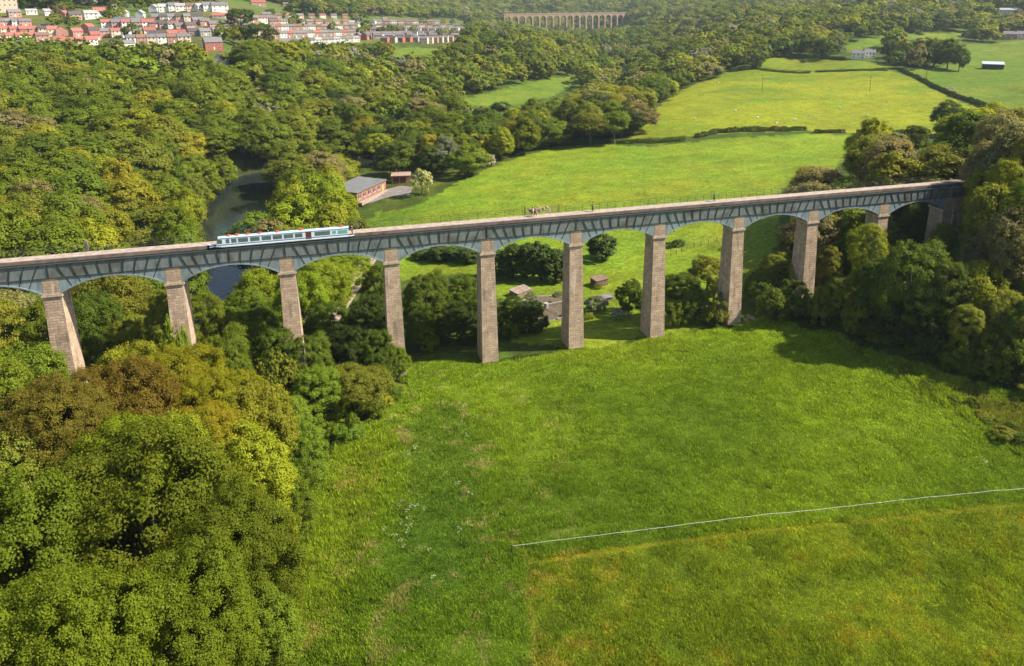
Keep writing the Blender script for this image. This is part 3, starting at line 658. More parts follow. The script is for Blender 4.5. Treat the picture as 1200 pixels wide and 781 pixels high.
st_ = MB()
for sg in (-1,1):
    q = [(cx0+.02,yc+sg*(hw-ci-.014+.016),zc0+.14),(cx1-.02,yc+sg*(hw-ci-.014+.016),zc0+.14),(cx1-.02,yc+sg*(hw-ci-.028+.016),zc0+.27),(cx0+.05,yc+sg*(hw-ci-.028+.016),zc0+.27)]
    st_.quad(*(q if sg < 0 else q[::-1]))
st_.build('stripe', simple('boat_blue_stripe', (.06,.13,.26), .4), cabin)
fd = MB(); fd.box(xb0+.35,cx0,yc-.42,yc+.42,WZ+.53,WZ+.60); fd.build('foredeck', M['boat_blue'], boat)
tl = MB(); tl.tube([(cx1+.55,yc,WZ+.55),(cx1+.5,yc,WZ+1.25),(cx1-.05,yc,WZ+1.4)], .03, 6); tl.build('tiller', M['rail'], boat)

# ------------------------------------------------------------------ people
def skin_obj(name, V, E, rad, mat, parent, root=0, lvl=1):
    me = bpy.data.meshes.new(name); me.from_pydata(V, E, []); o = link(name, me, parent); me.materials.append(mat)
    sk = o.modifiers.new('skin','SKIN'); sk.use_smooth_shade = True
    for i, r in enumerate(rad):
        d = me.skin_vertices[0].data[i]; rr = r if hasattr(r,'__len__') else (r,r); d.radius = rr; d.use_root = (i == root)
    ss = o.modifiers.new('subsurf','SUBSURF'); ss.levels = lvl; ss.render_levels = lvl; return o
def cloth(name, c): return simple(name, c, .85, .1, 8)
SKIN = simple('skin', (.50,.30,.22), .6)
def person(loc, rz, shirt, legs, hair, label, stride=.22, group=None):
    e = empty('person', loc, rz); tag(e, label, 'person', group)
    s = stride
    V = [(0,0,.95),(0,0,1.18),(0,0,1.42),(0,.01,1.53),(0,.03,1.66),
         (.10,0,.90),(.11,s*.45,.50),(.11,s*.75,.07),(.11,s*.75+.17,.035),(-.10,0,.90),(-.11,-s*.3,.50),(-.11,-s,.09),(-.11,-s+.16,.035),
         (.20,0,1.40),(.25,-.06,1.13),(.24,.06,.90),(.24,.10,.80),(-.20,0,1.40),(-.25,.06,1.13),(-.24,.16,.92),(-.24,.20,.82)]
    E = [(0,1),(1,2),(2,3),(3,4),(0,5),(5,6),(6,7),(7,8),(0,9),(9,10),(10,11),(11,12),(2,13),(13,14),(14,15),(15,16),(2,17),(17,18),(18,19),(19,20)]
    Rd = [(.15,.11),(.14,.10),(.16,.11),.055,(.085,.105),.085,.06,.045,.04,.085,.06,.045,.04,.06,.045,.036,.04,.06,.045,.036,.04]
    skin_obj('body', V, E, Rd, SKIN, e, lvl=2)
    skin_obj('shirt', [V[0],V[1],V[2],V[13],V[14],V[17],V[18]], [(0,1),(1,2),(2,3),(3,4),(2,5),(5,6)], [(.17,.13),(.16,.12),(.18,.13),.075,.06,.075,.06], shirt, e)
    skin_obj('trousers', [V[0],V[5],V[6],V[7],V[9],V[10],V[11]], [(0,1),(1,2),(2,3),(0,4),(4,5),(5,6)], [(.165,.125),.10,.075,.06,.10,.075,.06], legs, e)
    skin_obj('hair', [(0,.0,1.70),(0,-.03,1.75),(0,-.05,1.62)], [(0,1),(0,2)], [(.09,.105),(.07,.08),(.07,.05)], hair, e)
    return e
cw, cdk, cpk, cbl = cloth('white_cloth',(.75,.74,.72)), cloth('dark_cloth',(.015,.016,.02)), cloth('pink_cloth',(.42,.25,.21)), cloth('navy_cloth',(.02,.03,.06))
hr = simple('dark_hair', (.03,.02,.015), .7); hg = simple('grey_hair', (.25,.23,.2), .7)
person((xon(624),.75,2.425), -1.5, cw, cpk, hr, 'person in a white top walking on the towpath beside a companion in black')
person((xon(627.5),1.15,2.425), -1.45, cdk, cdk, hr, 'person in black clothes walking beside the one in a white top')
person((xon(694.5),1.0,2.425), 1.4, cdk, cdk, hr, 'person all in dark clothes alone on the middle of the towpath', .1)
person((xon(836.5),.9,2.425), 1.5, cdk, cbl, hg, 'lone walker in a dark coat on the towpath near the wooded end', .2)
person((cx1+.55,yc+.05,WZ+.55), 1.57, cloth('maroon_cloth',(.10,.02,.02)), cdk, hr, 'person in a maroon top steering at the stern of the canal boat', .03)

# ------------------------------------------------------------------ where things stand, in words
LM = [(340,640,'the rough grass edge'),(430,480,'the meadow corner'),(62,390,'the leftmost pier'),(208,360,'the second pier'),(342,365,'the third pier'),(461,355,'the fourth pier'),(572,350,'the fifth pier'),
      (675,340,'the sixth pier'),(770,330,'the seventh pier'),(862,318,'the eighth pier'),(950,305,'the ninth pier'),(265,235,'the river bend'),(250,320,'the water under the arch'),
      (438,215,'the brick works'),(492,202,'the white-flowering tree'),(330,280,'the canal boat'),(625,245,'the two walkers'),(710,130,'the far glint of river'),(1115,135,'the lone oak'),(1100,62,'the farm copse'),
      (1012,62,'the white farmhouse'),(1162,78,'the field barn'),(1185,42,'the pink farmhouse'),(248,48,'the red brick villa'),(300,45,'the big dark cedar'),(80,45,'the red-roofed estate'),(375,45,'the white terrace'),(470,38,'the far town'),
      (680,22,'the distant viaduct'),(580,118,'the riverside meadow'),(640,200,'the middle meadow'),(900,120,'the pasture centre'),(1050,150,'the field hedge'),(1135,215,'the bridge end'),(100,480,'the copper tree'),(405,455,'the round bush'),
      (150,620,'the large foreground tree'),(385,172,'the riverside gap'),(30,12,'the big cream hall'),(205,10,'the white hillside houses'),(640,345,'the filter bed'),(1180,400,'the field corner'),(140,170,'the wooded hillside'),(60,120,'the hillside ridge')]
def place(px, py):
    d = [(math.hypot((px-a)/1.6, (py-b)), a, b, n) for a, b, n in LM]; d.sort(); _, a, b, n = d[0]
    dx, dy = px-a, py-b
    if abs(dx)/1.6 > abs(dy): w = ('just left of' if dx > -45 else 'well left of') if dx < 0 else ('just right of' if dx < 45 else 'well right of')
    else: w = 'in front of' if dy > 0 else 'beyond'
    return w+' '+n
ORD = ['','second','third','fourth','fifth','sixth','seventh','eighth','ninth','tenth','eleventh','twelfth']
NUM = ['','one','two','three','four','five','six','seven','eight','nine','ten','eleven','twelve']
PEND = []            # (object, adjective noun, px, py)
def settle():
    g = {}
    for o, noun, px, py, pl in PEND: g.setdefault((noun, pl, place(px, py)), []).append((px, py, o))
    for (noun, pl, w), L in g.items():
        L.sort(key=lambda t: t[0]); n = len(L)
        for i, (px, py, o) in enumerate(L):
            if n == 1: o['label'] = noun+' '+w
            else:
                if n > 12: pre = 'leftmost' if i == 0 else 'rightmost' if i == n-1 else f'number {i+1} from left'
                else: pre = 'leftmost' if i == 0 else 'rightmost' if i == n-1 else ORD[i]+' from left'
                o['label'] = f"{pre} of {NUM[n] if n < 13 else n} {pl} {w}"

# ------------------------------------------------------------------ trees
TREES = []
TINT = {'mid': (.150,.196,.015), 'deep': (.102,.147,.014), 'dark': (.052,.080,.013), 'bright': (.225,.285,.017), 'lime': (.265,.295,.018), 'olive': (.200,.218,.024), 'yellow': (.260,.250,.020), 'copper': (.170,.146,.026),
        'tan': (.230,.210,.078), 'grey': (.190,.205,.125), 'fresh': (.165,.232,.018)}
WORD = {'mid': 'mid-green', 'deep': 'deep green', 'dark': 'dark green', 'bright': 'bright green', 'lime': 'yellow-green', 'olive': 'olive', 'yellow': 'golden-green', 'copper': 'coppery brown', 'tan': 'brownish thin-leaved', 'grey': 'grey-green', 'fresh': 'fresh green'}
KIND = {'big': ('broadleaf_tree','tree','tree'), 'broad': ('broadleaf_tree','tree','tree'), 'midbig': ('broadleaf_tree','tree','tree'), 'tall': ('tall_tree','tall tree','tree'), 'sparse': ('bare_twigged_tree','open twiggy tree','tree'), 'bush': ('bush','bush','bush'),
        'hawthorn': ('hawthorn_bush','white-blossomed hawthorn','bush'), 'conifer': ('conifer_tree','conifer','tree'), 'pine': ('cedar_tree','cedar','tree')}
def tree(kind, x, y, Rr, H, tint, label=None, group=None, px=None, py=None, z=None):
    pm = PROTO[kind]; me, tm, R0, H0 = pm[rng.integers(len(pm))]
    nm, noun, cat = KIND[kind]; zz = Tz(x, y)-.15 if z is None else z
    e = empty(nm, (x, y, zz), rng.uniform(0, 6.28)); s = Rr/R0; e.scale = (s*rng.uniform(.95,1.05),)*3; kz = H/H0/s; cz = kz if kind in ('conifer','bush','hawthorn') else float(np.clip(kz, .55, 1.30))
    c0 = np.array(TINT[tint] if isinstance(tint, str) else tint)*rng.uniform(.88,1.12)*np.array([rng.uniform(.92,1.08),1,rng.uniform(.9,1.1)])*(np.array([.84,.78,.55]) if kind == 'big' else 1.0)
    cr_ = link('crown', me, e, (0,0,H0*(kz-cz) if kz > cz else 0), c0); cr_.scale = (1,1,cz); tk = link('trunk', tm, e); tk.scale = (1,1,kz)
    if kz > cz*1.12:
        c2 = link('crown', pm[rng.integers(len(pm))][0], e, (0,0,-.3), c0); c2.scale = (.92,.92,min(cz, kz*.62)); c2.rotation_euler = (0,0,rng.uniform(0,6.28))
    e['category'] = cat
    if group: e['group'] = group
    if label: e['label'] = label
    else:
        if px is None: px, py, _ = proj((x, y, zz+H*.6))
        pl = noun+'es' if noun.endswith('sh') else noun+'s'
        PEND.append((e, (noun if kind == 'hawthorn' else f"{WORD[tint]} {noun}"), px, py, (pl if kind == 'hawthorn' else f"{WORD[tint]} {pl}")))
    TREES.append((x, y, Rr)); return e
def T2(px, pytop, dist, Rr, kind, tint, label=None, group=None, Hmin=2.5):
    """a tree at a compass direction and distance, as high as the top seen there"""
    d = ray(px, pytop); h = np.hypot(d[0], d[1]); x, y = CAM[0]+d[0]/h*dist, CAM[1]+d[1]/h*dist
    g = Tz(x, y); top = CAM[2]+d[2]/h*dist; H = max(Hmin, top-g)
    return tree(kind, x, y, Rr, H, tint, label, group)

# big trees in the foreground, lower left
T2(150,508,74,11.5,'big','mid','largest tree of the picture, mid-green, filling the lower left corner')
T2(262,575,66,6.5,'big','mid','mid-green tree at the right edge of the large lower-left crown, by the rough grass')
T2(-30,585,72,9,'big','fresh','fresh green tree cut by the left edge, low in the corner')
T2(60,690,57,6.5,'big','fresh','fresh green tree at the very bottom left corner')
T2(205,668,58,6.0,'big','fresh','fresh green tree at the bottom edge, below the large lower-left crown')
T2(300,690,60,3.6,'midbig','fresh','small fresh green tree at the bottom edge beside the rough grass')
T2(140,492,86,7.5,'big','bright','bright green crown just behind the top of the large foreground tree')
T2(205,488,88,5.0,'midbig','bright','small bright green crown tucked in front of the coppery tree')
T2(55,452,92,6.5,'big','copper','coppery brown tree with dense foliage, the lower of the two by the left edge')
T2(130,432,99,8.0,'big','copper','large coppery brown tree standing in front of the leftmost pier')
T2(-20,500,88,5.5,'midbig','olive','olive tree at the left edge below the coppery crowns')
T2(205,402,106,7.2,'big','lime','yellow-green tree hiding the foot of the second pier from the left')
T2(150,410,112,5.6,'midbig','lime','yellow-green tree between the two leftmost piers, behind the coppery tree')
T2(255,432,98,6.5,'big','lime','yellow-green tree between the second and third piers, nearest the camera')
T2(235,480,90,5.6,'big','yellow','golden-green tree right of the coppery tree')
T2(292,452,96,5.2,'midbig','yellow','golden-green tree in front of the third pier')
T2(285,510,86,5.0,'midbig','lime','yellow-green tree above the edge of the rough grass, right of the golden one')
T2(332,462,104,4.0,'midbig','fresh','fresh green tree below the foot of the third pier')
T2(347,500,96,3.6,'midbig','fresh','fresh green leaning tree on the edge of the rough grass')
T2(338,555,88,3.0,'midbig','mid','small mid-green tree on the edge of the rough grass, lowest of that row')
T2(370,430,113,4.6,'midbig','fresh','fresh green bush left of the large round olive-green bush')
T2(415,424,114,5.6,'midbig','olive','large round olive-green bush on the meadow edge')
T2(463,404,121,2.4,'midbig','fresh','slender fresh green young tree at the foot of the fourth pier')
T2(318,425,119,4,'bush','olive','olive bush at the foot of the third pier')
# around and behind the left piers; dark tints partly paint in the deck's shadow
for a in [(28,398,124,6,'midbig','fresh'),(-12,470,100,4.5,'midbig','bright'),(-25,410,118,6,'midbig','mid'),(10,336,165,6.5,'sparse','tan'),(45,345,150,6.5,'midbig','mid'),(-20,345,150,6,'midbig','olive'),(120,325,152,7,'midbig','olive'),(165,300,165,6.5,'midbig','fresh'),(100,352,142,5.5,'midbig','deep'),
          (150,365,138,4.5,'midbig','olive'),(75,330,178,6.5,'broad','mid'),(190,345,132,3.2,'midbig','olive'),(205,385,124,3.0,'bush','fresh'),(305,312,156,6.2,'midbig','bright'),(350,322,146,5.5,'midbig','bright'),(378,300,165,6.5,'midbig','bright'),(300,352,132,5.5,'midbig','deep'),(270,366,127,5.0,'midbig','mid'),
          (258,346,150,5.0,'midbig','bright'),(286,344,143,4.6,'midbig','fresh'),(234,352,140,4.2,'midbig','mid'),(212,222,262,6.0,'broad','lime'),(206,246,222,5.5,'broad','mid'),(222,205,290,5.5,'broad','olive'),(212,268,198,5.0,'broad','fresh'),(258,398,118,4.5,'midbig','mid'),(318,380,122,4.5,'midbig','deep'),(385,352,132,5.2,'midbig','deep'),(430,345,134,4.4,'midbig','dark'),(362,388,121,4.0,'midbig','deep'),(405,382,122,4.0,'midbig','dark'),(440,388,121,3.4,'midbig','deep'),(408,296,176,6,'midbig','bright'),(443,312,152,3.4,'midbig','deep'),
          (500,322,138,5.0,'midbig','deep'),(545,318,140,4.6,'midbig','deep'),(525,345,137,4.6,'midbig','dark'),(488,362,134,3.2,'midbig','deep'),(500,388,131,2.0,'bush','mid'),(552,372,134,3.0,'bush','dark'),(605,346,138,4.2,'midbig','dark'),(625,358,138,2.8,'bush','dark'),(594,368,136,2.6,'bush','deep'),
          (738,330,146,3.2,'midbig','deep'),(800,318,150,4.6,'midbig','deep'),(830,302,158,4.4,'midbig','olive'),(815,345,142,3.4,'bush','deep'),(790,352,140,2.6,'bush','mid'),(838,340,142,3.2,'bush','olive'),(893,318,150,3.6,'midbig','deep'),(915,295,160,4.4,'midbig','olive'),(905,340,142,3.2,'bush','deep'),(930,330,146,3.4,'bush','deep')]:
    T2(*a)
T2(700,349,147,2.5,'bush','grey','silvery grey-green bush between the sixth and seventh piers')
T2(633,377,138,1.6,'hawthorn','grey','small white-flowering shrub beside the filter bed, left of the sixth pier')
T2(724,368,142,1.3,'hawthorn','grey','small white-flowering shrub right of the silvery grey bush')
for k, a in enumerate([(496,292,196),(514,286,192),(532,286,190),(550,290,186),(584,284,172),(600,280,170),(617,276,169),(634,276,168),(650,280,167),(664,284,168)]):
    T2(*a, 3.3, 'conifer', 'dark', None, 'dark conifers behind the middle of the aqueduct')
T2(706,266,182,4.2,'conifer','dark','dark rounded conifer standing alone right of the conifer row')
for px_, py_, r_ in ((654,349,1.1),(622,352,1.4),(668,360,.9),(664,371,1.0),(690,374,1.0),(628,366,1.2),(645,357,.6),(700,338,1.0)):
    q = hit(px_, py_); tree('bush', q[0], q[1], r_, r_*1.3, ['mid','olive','grey'][int(r_*10) % 3], None, 'weeds around the disused filter bed')
# peninsula inside the river bend
for a in [(342,216,236,7,'broad','lime'),(372,200,240,8,'broad','bright'),(388,222,222,6.5,'broad','bright'),(345,236,214,7.5,'broad','bright'),(388,246,204,7.0,'broad','lime'),(334,264,198,5.0,'broad','bright'),(415,262,198,5.5,'broad','mid'),(360,270,190,6,'broad','bright'),(350,200,262,7,'broad','mid'),(384,198,262,6,'broad','yellow'),(320,246,222,4.0,'broad','lime')]:
    T2(*a)
T2(493,199,268,3.5,'hawthorn','lime','round white-flowering tree at the field edge beside the brick shed')
T2(462,165,304,8,'broad','deep','tall deep green tree right behind the low brick works building')
T2(1112,116,372,8.5,'midbig','deep','lone dark oak at the edge of the bright pasture')
T2(300,22,560,13,'pine','dark','big dark cedar standing among houses right of the red brick villa')
T2(280,5,640,11,'pine','dark','dark evergreen behind the big cedar at the top of the town')
for a in [(1062,51,640,8.5,'broad','deep'),(1080,47,648,9.5,'broad','deep'),(1098,46,645,9.5,'broad','mid'),(1114,48,640,9,'broad','deep'),(1127,55,632,6.5,'broad','deep'),(1045,50,668,7,'broad','dark')]: T2(*a, None, 'trees of the farm copse')
# scrub where the meadow falls away to the riverside trees
LEDGE = wpoly([(474,438),(452,474),(430,494),(395,524),(364,575),(346,640),(331,700),(314,781)])
for i in range(64):
    t = i/63*(len(LEDGE)-1.001); k = int(t); q = LEDGE[k]+(LEDGE[k+1]-LEDGE[k])*(t-k); d_ = LEDGE[k+1]-LEDGE[k]; d_ = d_/np.linalg.norm(d_); nrm_ = np.array([d_[1],-d_[0]]); nrm_ = nrm_ if nrm_[0] < 0 else -nrm_
    q = q+nrm_*rng.uniform(-.6,6.5); tree('bush', q[0], q[1], rng.uniform(1.0,2.3), rng.uniform(1.3,3.6), ['fresh','mid','lime','olive','bright'][rng.integers(5)], None, 'scrub along the left edge of the meadow')
# front of the right hand wood
def T3(px, pytop, pybase, Rr, kind, tint):
    q = hit(px, pybase); d = ray(px, pytop); k = math.hypot(q[0]-CAM[0], q[1]-CAM[1])/math.hypot(d[0], d[1]); tree(kind, q[0], q[1], Rr, max(1.6, CAM[2]+d[2]*k-Tz(q[0], q[1])), tint)
for a in [(965,282,345,3.4,'midbig','olive'),(990,268,335,3.6,'midbig','deep'),(935,302,352,2.6,'bush','olive'),(1012,285,342,3.4,'midbig','deep'),(1062,280,398,6.4,'midbig','deep'),(1028,300,388,5.0,'midbig','deep'),(1100,296,402,5.0,'midbig','deep'),(1008,262,368,3.6,'midbig','lime'),(985,322,380,3.2,'midbig','olive'),(962,338,377,2.4,'bush','olive'),(1000,352,394,2.4,'bush','olive'),(1045,356,406,3.4,'bush','dark'),(1085,362,417,3.2,'bush','dark'),
          (1142,300,396,4.0,'sparse','lime'),(1128,352,425,3.0,'midbig','olive'),(1170,335,412,3.8,'midbig','olive'),(1202,350,432,4.0,'midbig','deep'),(1160,396,440,2.4,'bush','olive'),(1185,400,450,2.6,'bush','deep'),(1118,398,432,2.2,'bush','mid'),(1150,268,352,3.8,'sparse','tan'),(1188,275,362,4.2,'midbig','deep'),
          (1120,310,380,3.6,'midbig','mid'),(1215,300,372,4.6,'midbig','olive'),(1080,330,392,3.4,'midbig','fresh'),(1225,372,430,3.2,'midbig','deep')]:
    T3(*a)
for a in [(1164,165,174,4.2,'sparse','tan'),(1190,185,160,4.5,'midbig','lime'),(1156,228,162,3.4,'midbig','fresh'),(1195,240,146,4.2,'sparse','tan'),(1184,150,174,5,'midbig','olive'),(1158,196,170,3.2,'midbig','lime'),(1205,142,172,5.5,'sparse','tan'),(1225,150,165,5,'midbig','olive'),(1168,205,155,4,'sparse','olive'),(1215,215,150,4.5,'midbig','mid'),
          (1142,222,170,2.0,'sparse','olive'),(1152,208,170,2.6,'sparse','lime'),(1108,262,160,2.6,'midbig','mid'),(945,300,158,3.2,'bush','deep'),(1075,240,176,3.0,'midbig','deep')]:
    T2(*a)
for i, y_ in enumerate(np.linspace(66, 218, 30)):
    xr_ = np.interp(y_, RIVER[4:11,1], RIVER[4:11,0]); tree('broad', xr_-11.5-(i%3)*4.5, y_, rng.uniform(3.2,4.8), rng.uniform(6,9.5), ['mid','lime','olive','fresh'][i % 4], None, 'trees overhanging the left bank of the river')

# brambles and low scrub skirting the wood
EDGE = wpoly([(905,366),(940,374),(1000,398),(1050,416),(1100,431),(1150,446),(1205,464),(1260,486)])
for i in range(60):
    t = i/59*(len(EDGE)-1.001); k = int(t); q = EDGE[k]+(EDGE[k+1]-EDGE[k])*(t-k); d_ = EDGE[k+1]-EDGE[k]; d_ = d_/np.linalg.norm(d_); o_ = rng.uniform(.5,8.0); q = q+np.array([-d_[1],d_[0]])*o_*(1 if (-d_[1]*1+d_[0]*1) > 0 else -1)
    tree('bush', q[0], q[1], rng.uniform(1.3,2.5), rng.uniform(1.6,3.8), ['deep','mid','olive','dark','fresh'][rng.integers(5)], None, 'scrub along the foot of the right-hand wood')
for px_, py_ in ((1165,498),(1185,506),(1150,490),(1196,520),(1120,470),(1060,438),(1010,412),(1090,455),(1175,515),(1140,478)):
    q = hit(px_, py_); tree('bush', q[0], q[1], rng.uniform(.8,1.8), rng.uniform(.8,1.7), ['olive','deep','mid'][rng.integers(3)], None, 'low brambles in the rough corner of the meadow')
# woodland sampled over the visible country
TMP = []
def region(x, y, px, py, dist):
    right = x > 120 and py < 480 and px > 890 and dist < 330
    if right: return 'right'
    if px < 345 and y < 440 and x < 40: return 'hill'
    if dist < 480: return 'strip'
    return 'far'
def pick(reg, dist, px, py, n):
    u = rng.random()
    if reg == 'right':
        t = 'sparse' if u < .52 else 'broad' if u < .8 else 'tall'
        return t, rng.choice(['tan','olive','lime','yellow','deep','fresh'], p=[.26,.28,.2,.08,.12,.06])
    if reg == 'hill':
        low = np.clip((py-120)/130, 0, 1)
        t = 'broad' if u < .92 else 'sparse' if u < .95 else 'tall'
        return t, rng.choice(['mid','deep','olive','lime','tan','fresh','yellow'], p=np.array([.62-.22*low,.16-.08*low,.08+.10*low,.05+.08*low,.01+.05*low,.06,.02+.07*low])/(1.0))
    if reg == 'strip':
        t = 'broad' if u < .78 else 'tall' if u < .88 else 'sparse'
        return t, rng.choice(['mid','deep','olive','lime','tan','grey','yellow','dark'], p=[.34,.17,.20,.10,.09,.03,.04,.03])
    return 'broad', rng.choice(['mid','deep','olive','lime','tan','dark','grey'], p=[.42,.18,.2,.07,.06,.05,.02])
OPENPX = {k: np.array(v, float) for k, v in PX_OPEN.items() if k not in ('near',)}
BLOCK = []           # (x, y, r) footprints kept clear
def candidates(r0, r1, sp, bear=(-26, 56)):
    xs = np.arange(-1800, 2900, sp); ys = np.arange(-130, 2900, sp); X, Y = np.meshgrid(xs, ys); X = X.ravel()+rng.uniform(-.42,.42,X.size)*sp; Y = Y.ravel()+rng.uniform(-.42,.42,Y.size)*sp
    r = np.hypot(X-CAM[0], Y-CAM[1]); b = np.degrees(np.arctan2(X-CAM[0], Y-CAM[1]))
    m = (r >= r0) & (r < r1) & (b > bear[0]) & (b < bear[1]); return X[m], Y[m], r[m]
BEL = []
for r0, r1, sp, sc in ((150,330,10.2,1.1),(330,520,12.2,1.3),(520,900,14,1.4),(900,1500,17,1.6),(1500,2700,22,2.0)):
    X, Y, r = candidates(r0, r1, sp); Z = T(X, Y)
    H = (12.8*sc**.5)*rng.uniform(.78,1.25,X.size); Rr = 6.7*sc*rng.uniform(.72,1.28,X.size)
    dd = np.stack([X,Y,Z],1)-CAM; w = dd@FW; px = CX+FPX*(dd@RT)/w; py = CY-FPX*(dd@UP)/w
    dd2 = dd+np.stack([0*H,0*H,H*.82],1); w2 = dd2@FW; py2 = CY-FPX*(dd2@UP)/w2; px2 = CX+FPX*(dd2@RT)/w2
    ok = seg_dist(X, Y, RIVER) > np.where(r < 700, 9.0, 7)
    vil = np.zeros(X.size, bool)
    for k, P in OPENPX.items():
        base = inpoly(px, py, P); top = inpoly(px2, py2, P) | inpoly((px+px2)/2, (py+py2)/2, P)
        if k == 'village': vil |= base; ok &= ~(top & ~base & (rng.random(X.size) < .95))
        elif k in ('water','water2'):
            L5 = Rr*FPX/w; ok &= ~((inpoly(px2, py2, P) | inpoly((px+px2)/2, (py+py2)/2, P) | inpoly(px-L5*.8, (py+py2)/2, P) | inpoly(px+L5*.8, (py+py2)/2, P) | base))
        elif k in ('mid','bright','riverside','right','green','strip','upper'): ok &= ~(base | top)
        else: ok &= ~(base | inpoly(px2, py2, P))
    ok &= ~inpoly(X, Y, W_OPEN['near'])
    ok &= ~vil | (rng.random(X.size) < np.where(px > 310, .12, .20))
    # hand-planted ground near the aqueduct
    ok &= ~((r < 205) & (X < 135)) & ~((Y < 120) & (X > -60) & (X < 135) & (r < 205)) & ~((r < 178) & (Y < -3))
    ok &= ~((np.abs(Y) < 5.5) & (X < 176))
    ok &= ~((px > 405) & (px < 485) & (py2 < 250) & (py > 196) & (r < 330))
    for x0, y0, rr in [(t[0],t[1],t[2]*.8) for t in TREES]: ok &= np.hypot(X-x0, Y-y0) > rr
    BEL.append(np.stack([X,Y,Z,r,H,Rr,px,py,py2,vil],1)[ok])
BEL = np.concatenate(BEL)

# ------------------------------------------------------------------ buildings
M['wall'] = simple('house_wall', None, .85, .10, 1.0, objcol=True); M['roof'] = simple('roof_tile', None, .8, .18, 1.6, objcol=True)
M['win'] = simple('window_glass', (.04,.05,.06), .15, .3, 1.0, spec=.5); M['frame'] = simple('white_frame', (.7,.7,.68), .5); M['tarmac'] = simple('tarmac', (.19,.165,.155), .95, .25, .4)
WALL = {'red': (.33,.115,.08), 'pink': (.44,.235,.18), 'white': (.72,.70,.65), 'cream': (.58,.47,.36), 'grey': (.33,.30,.28), 'orange': (.45,.20,.12)}
ROOF = {'red': (.30,.105,.088), 'slate': (.150,.140,.155), 'dark': (.075,.070,.080), 'pale': (.30,.29,.30), 'brown': (.17,.095,.075), 'blue': (.10,.11,.12)}
WNAME = {'red':'brick','pink':'pinkish','white':'white','cream':'cream','grey':'grey','orange':'orange'}
RNAME = {'red':'red-roofed','slate':'slate-roofed','dark':'dark-roofed','pale':'grey-roofed','brown':'brown-roofed','blue':'blue-roofed'}
_hp = {}
def house_proto(w, d, h, rh, gable, nwin, storeys):
    key = (w,d,h,rh,gable,nwin,storeys)
    if key in _hp: return _hp[key]
    b = MB(); b.box(-w/2,w/2,-d/2,d/2,-2.5,h)
    for sx in (-1,1): b.poly([(sx*w/2,-d/2,h),(sx*w/2,d/2,h),(sx*w/2,0,h+rh)][::sx])
    wall = b.mesh('house_wall', M['wall'])
    r = MB(); o = .35; ow = .3; sl = rh/(d/2); th = .16
    for sy in (-1,1):
        e = [(-w/2-ow,sy*(d/2+o),h-o*sl+.02),(w/2+ow,sy*(d/2+o),h-o*sl+.02),(w/2+ow,0,h+rh+.02),(-w/2-ow,0,h+rh+.02)]
        t = [(p[0],p[1],p[2]+th) for p in e]
        if sy > 0: e = [e[1],e[0],e[3],e[2]]; t = [t[1],t[0],t[3],t[2]]
        r.hexa(e, t)
    roof = r.mesh('house_roof', M['roof'])
    c = MB(); c.box(w/2-1.3,w/2-.5,-.45,.45,h+rh-.6,h+rh+1.2); c.box(w/2-1.2,w/2-.95,-.15,.15,h+rh+1.2,h+rh+1.5); c.box(w/2-.85,w/2-.6,-.15,.15,h+rh+1.2,h+rh+1.5); chim = c.mesh('chimney', M['wall'])
    wins = []
    fl = h/storeys
    for s in range(storeys):
        for i in range(nwin):
            x = -w/2+w*(i+.5)/nwin; z = s*fl+fl*.34
            if s == 0 and i == nwin//2 and nwin > 1: continue
            g = MB(); g.box(x-.55,x+.55,-d/2-.05,-d/2+.02,z,z+1.25,0); gl = g.mesh('pane', M['win'])
            f = MB(); f.box(x-.66,x+.66,-d/2-.04,-d/2+.02,z-.10,z-.003); f.box(x-.66,x+.66,-d/2-.04,-d/2+.02,z+1.253,z+1.35); f.box(x-.66,x-.553,-d/2-.04,-d/2+.02,z,z+1.25); f.box(x+.553,x+.66,-d/2-.04,-d/2+.02,z,z+1.25)
            wins.append((f.mesh('window_frame', M['frame']), gl))
    x = -w/2+w*(nwin//2+.5)/nwin if nwin > 1 else 0
    dd = MB(); dd.box(x-.5,x+.5,-d/2-.06,-d/2+.02,0,2.1); door = dd.mesh('door', M['frame'])
    _hp[key] = (wall, roof, chim, wins, door); return _hp[key]
HOUSES = 0
def house(px, py, wall, roof, w=8.5, d=7.5, h=5.2, rh=2.4, turn=0.0, nwin=3, storeys=2, label=None, group=None, name='house', chim=True, loc=None):
    global HOUSES
    p = hit(px, py) if loc is None else np.array(loc, float)
    ray_ = math.atan2(p[1]-CAM[1], p[0]-CAM[0]); rz = ray_-math.pi/2+turn
    e = empty(name, tuple(p), rz); e['category'] = 'house' if name == 'house' else 'building'; e.scale = (.78,)*3 if group and group.startswith('houses') else (.76,)*3 if group == 'detached houses' else (.88,)*3
    wl, rf, ch, wins, door = house_proto(w, d, h, rh, 0, nwin, storeys)
    wc = np.array(WALL[wall])*rng.uniform(.88,1.1); rc = np.array(ROOF[roof])*rng.uniform(.8,1.15)
    link('wall', wl, e, None, wc); r = link('roof', rf, e, None, rc)
    if chim: link('chimney', ch, r, None, np.array(WALL['red'])*.9)
    for f, g in wins: o = link('window', g, e); link('frame', f, o)
    link('door', door, e)
    if group: e['group'] = group
    if label: e['label'] = label
    else: PEND.append((e, f"{RNAME[roof]} {WNAME[wall]} house", px, py, f"{RNAME[roof]} {WNAME[wall]} houses"))
    BLOCK.append((p[0], p[1], max(w,d)*.62)); HOUSES += 1; return e
def row(px0, px1, py0, py1, n, walls, roofs, group, **kw):
    n = int(round(n*1.3))
    for i in range(n):
        t = (i+.5)/n; house(px0+(px1-px0)*t, py0+(py1-py0)*t, walls[i % len(walls)], roofs[i % len(roofs)], group=group, **kw)
house(4,14,'cream','slate',24,16,13,4,0,6,3,'big cream hall rising at the top left corner','large buildings','hall',False)
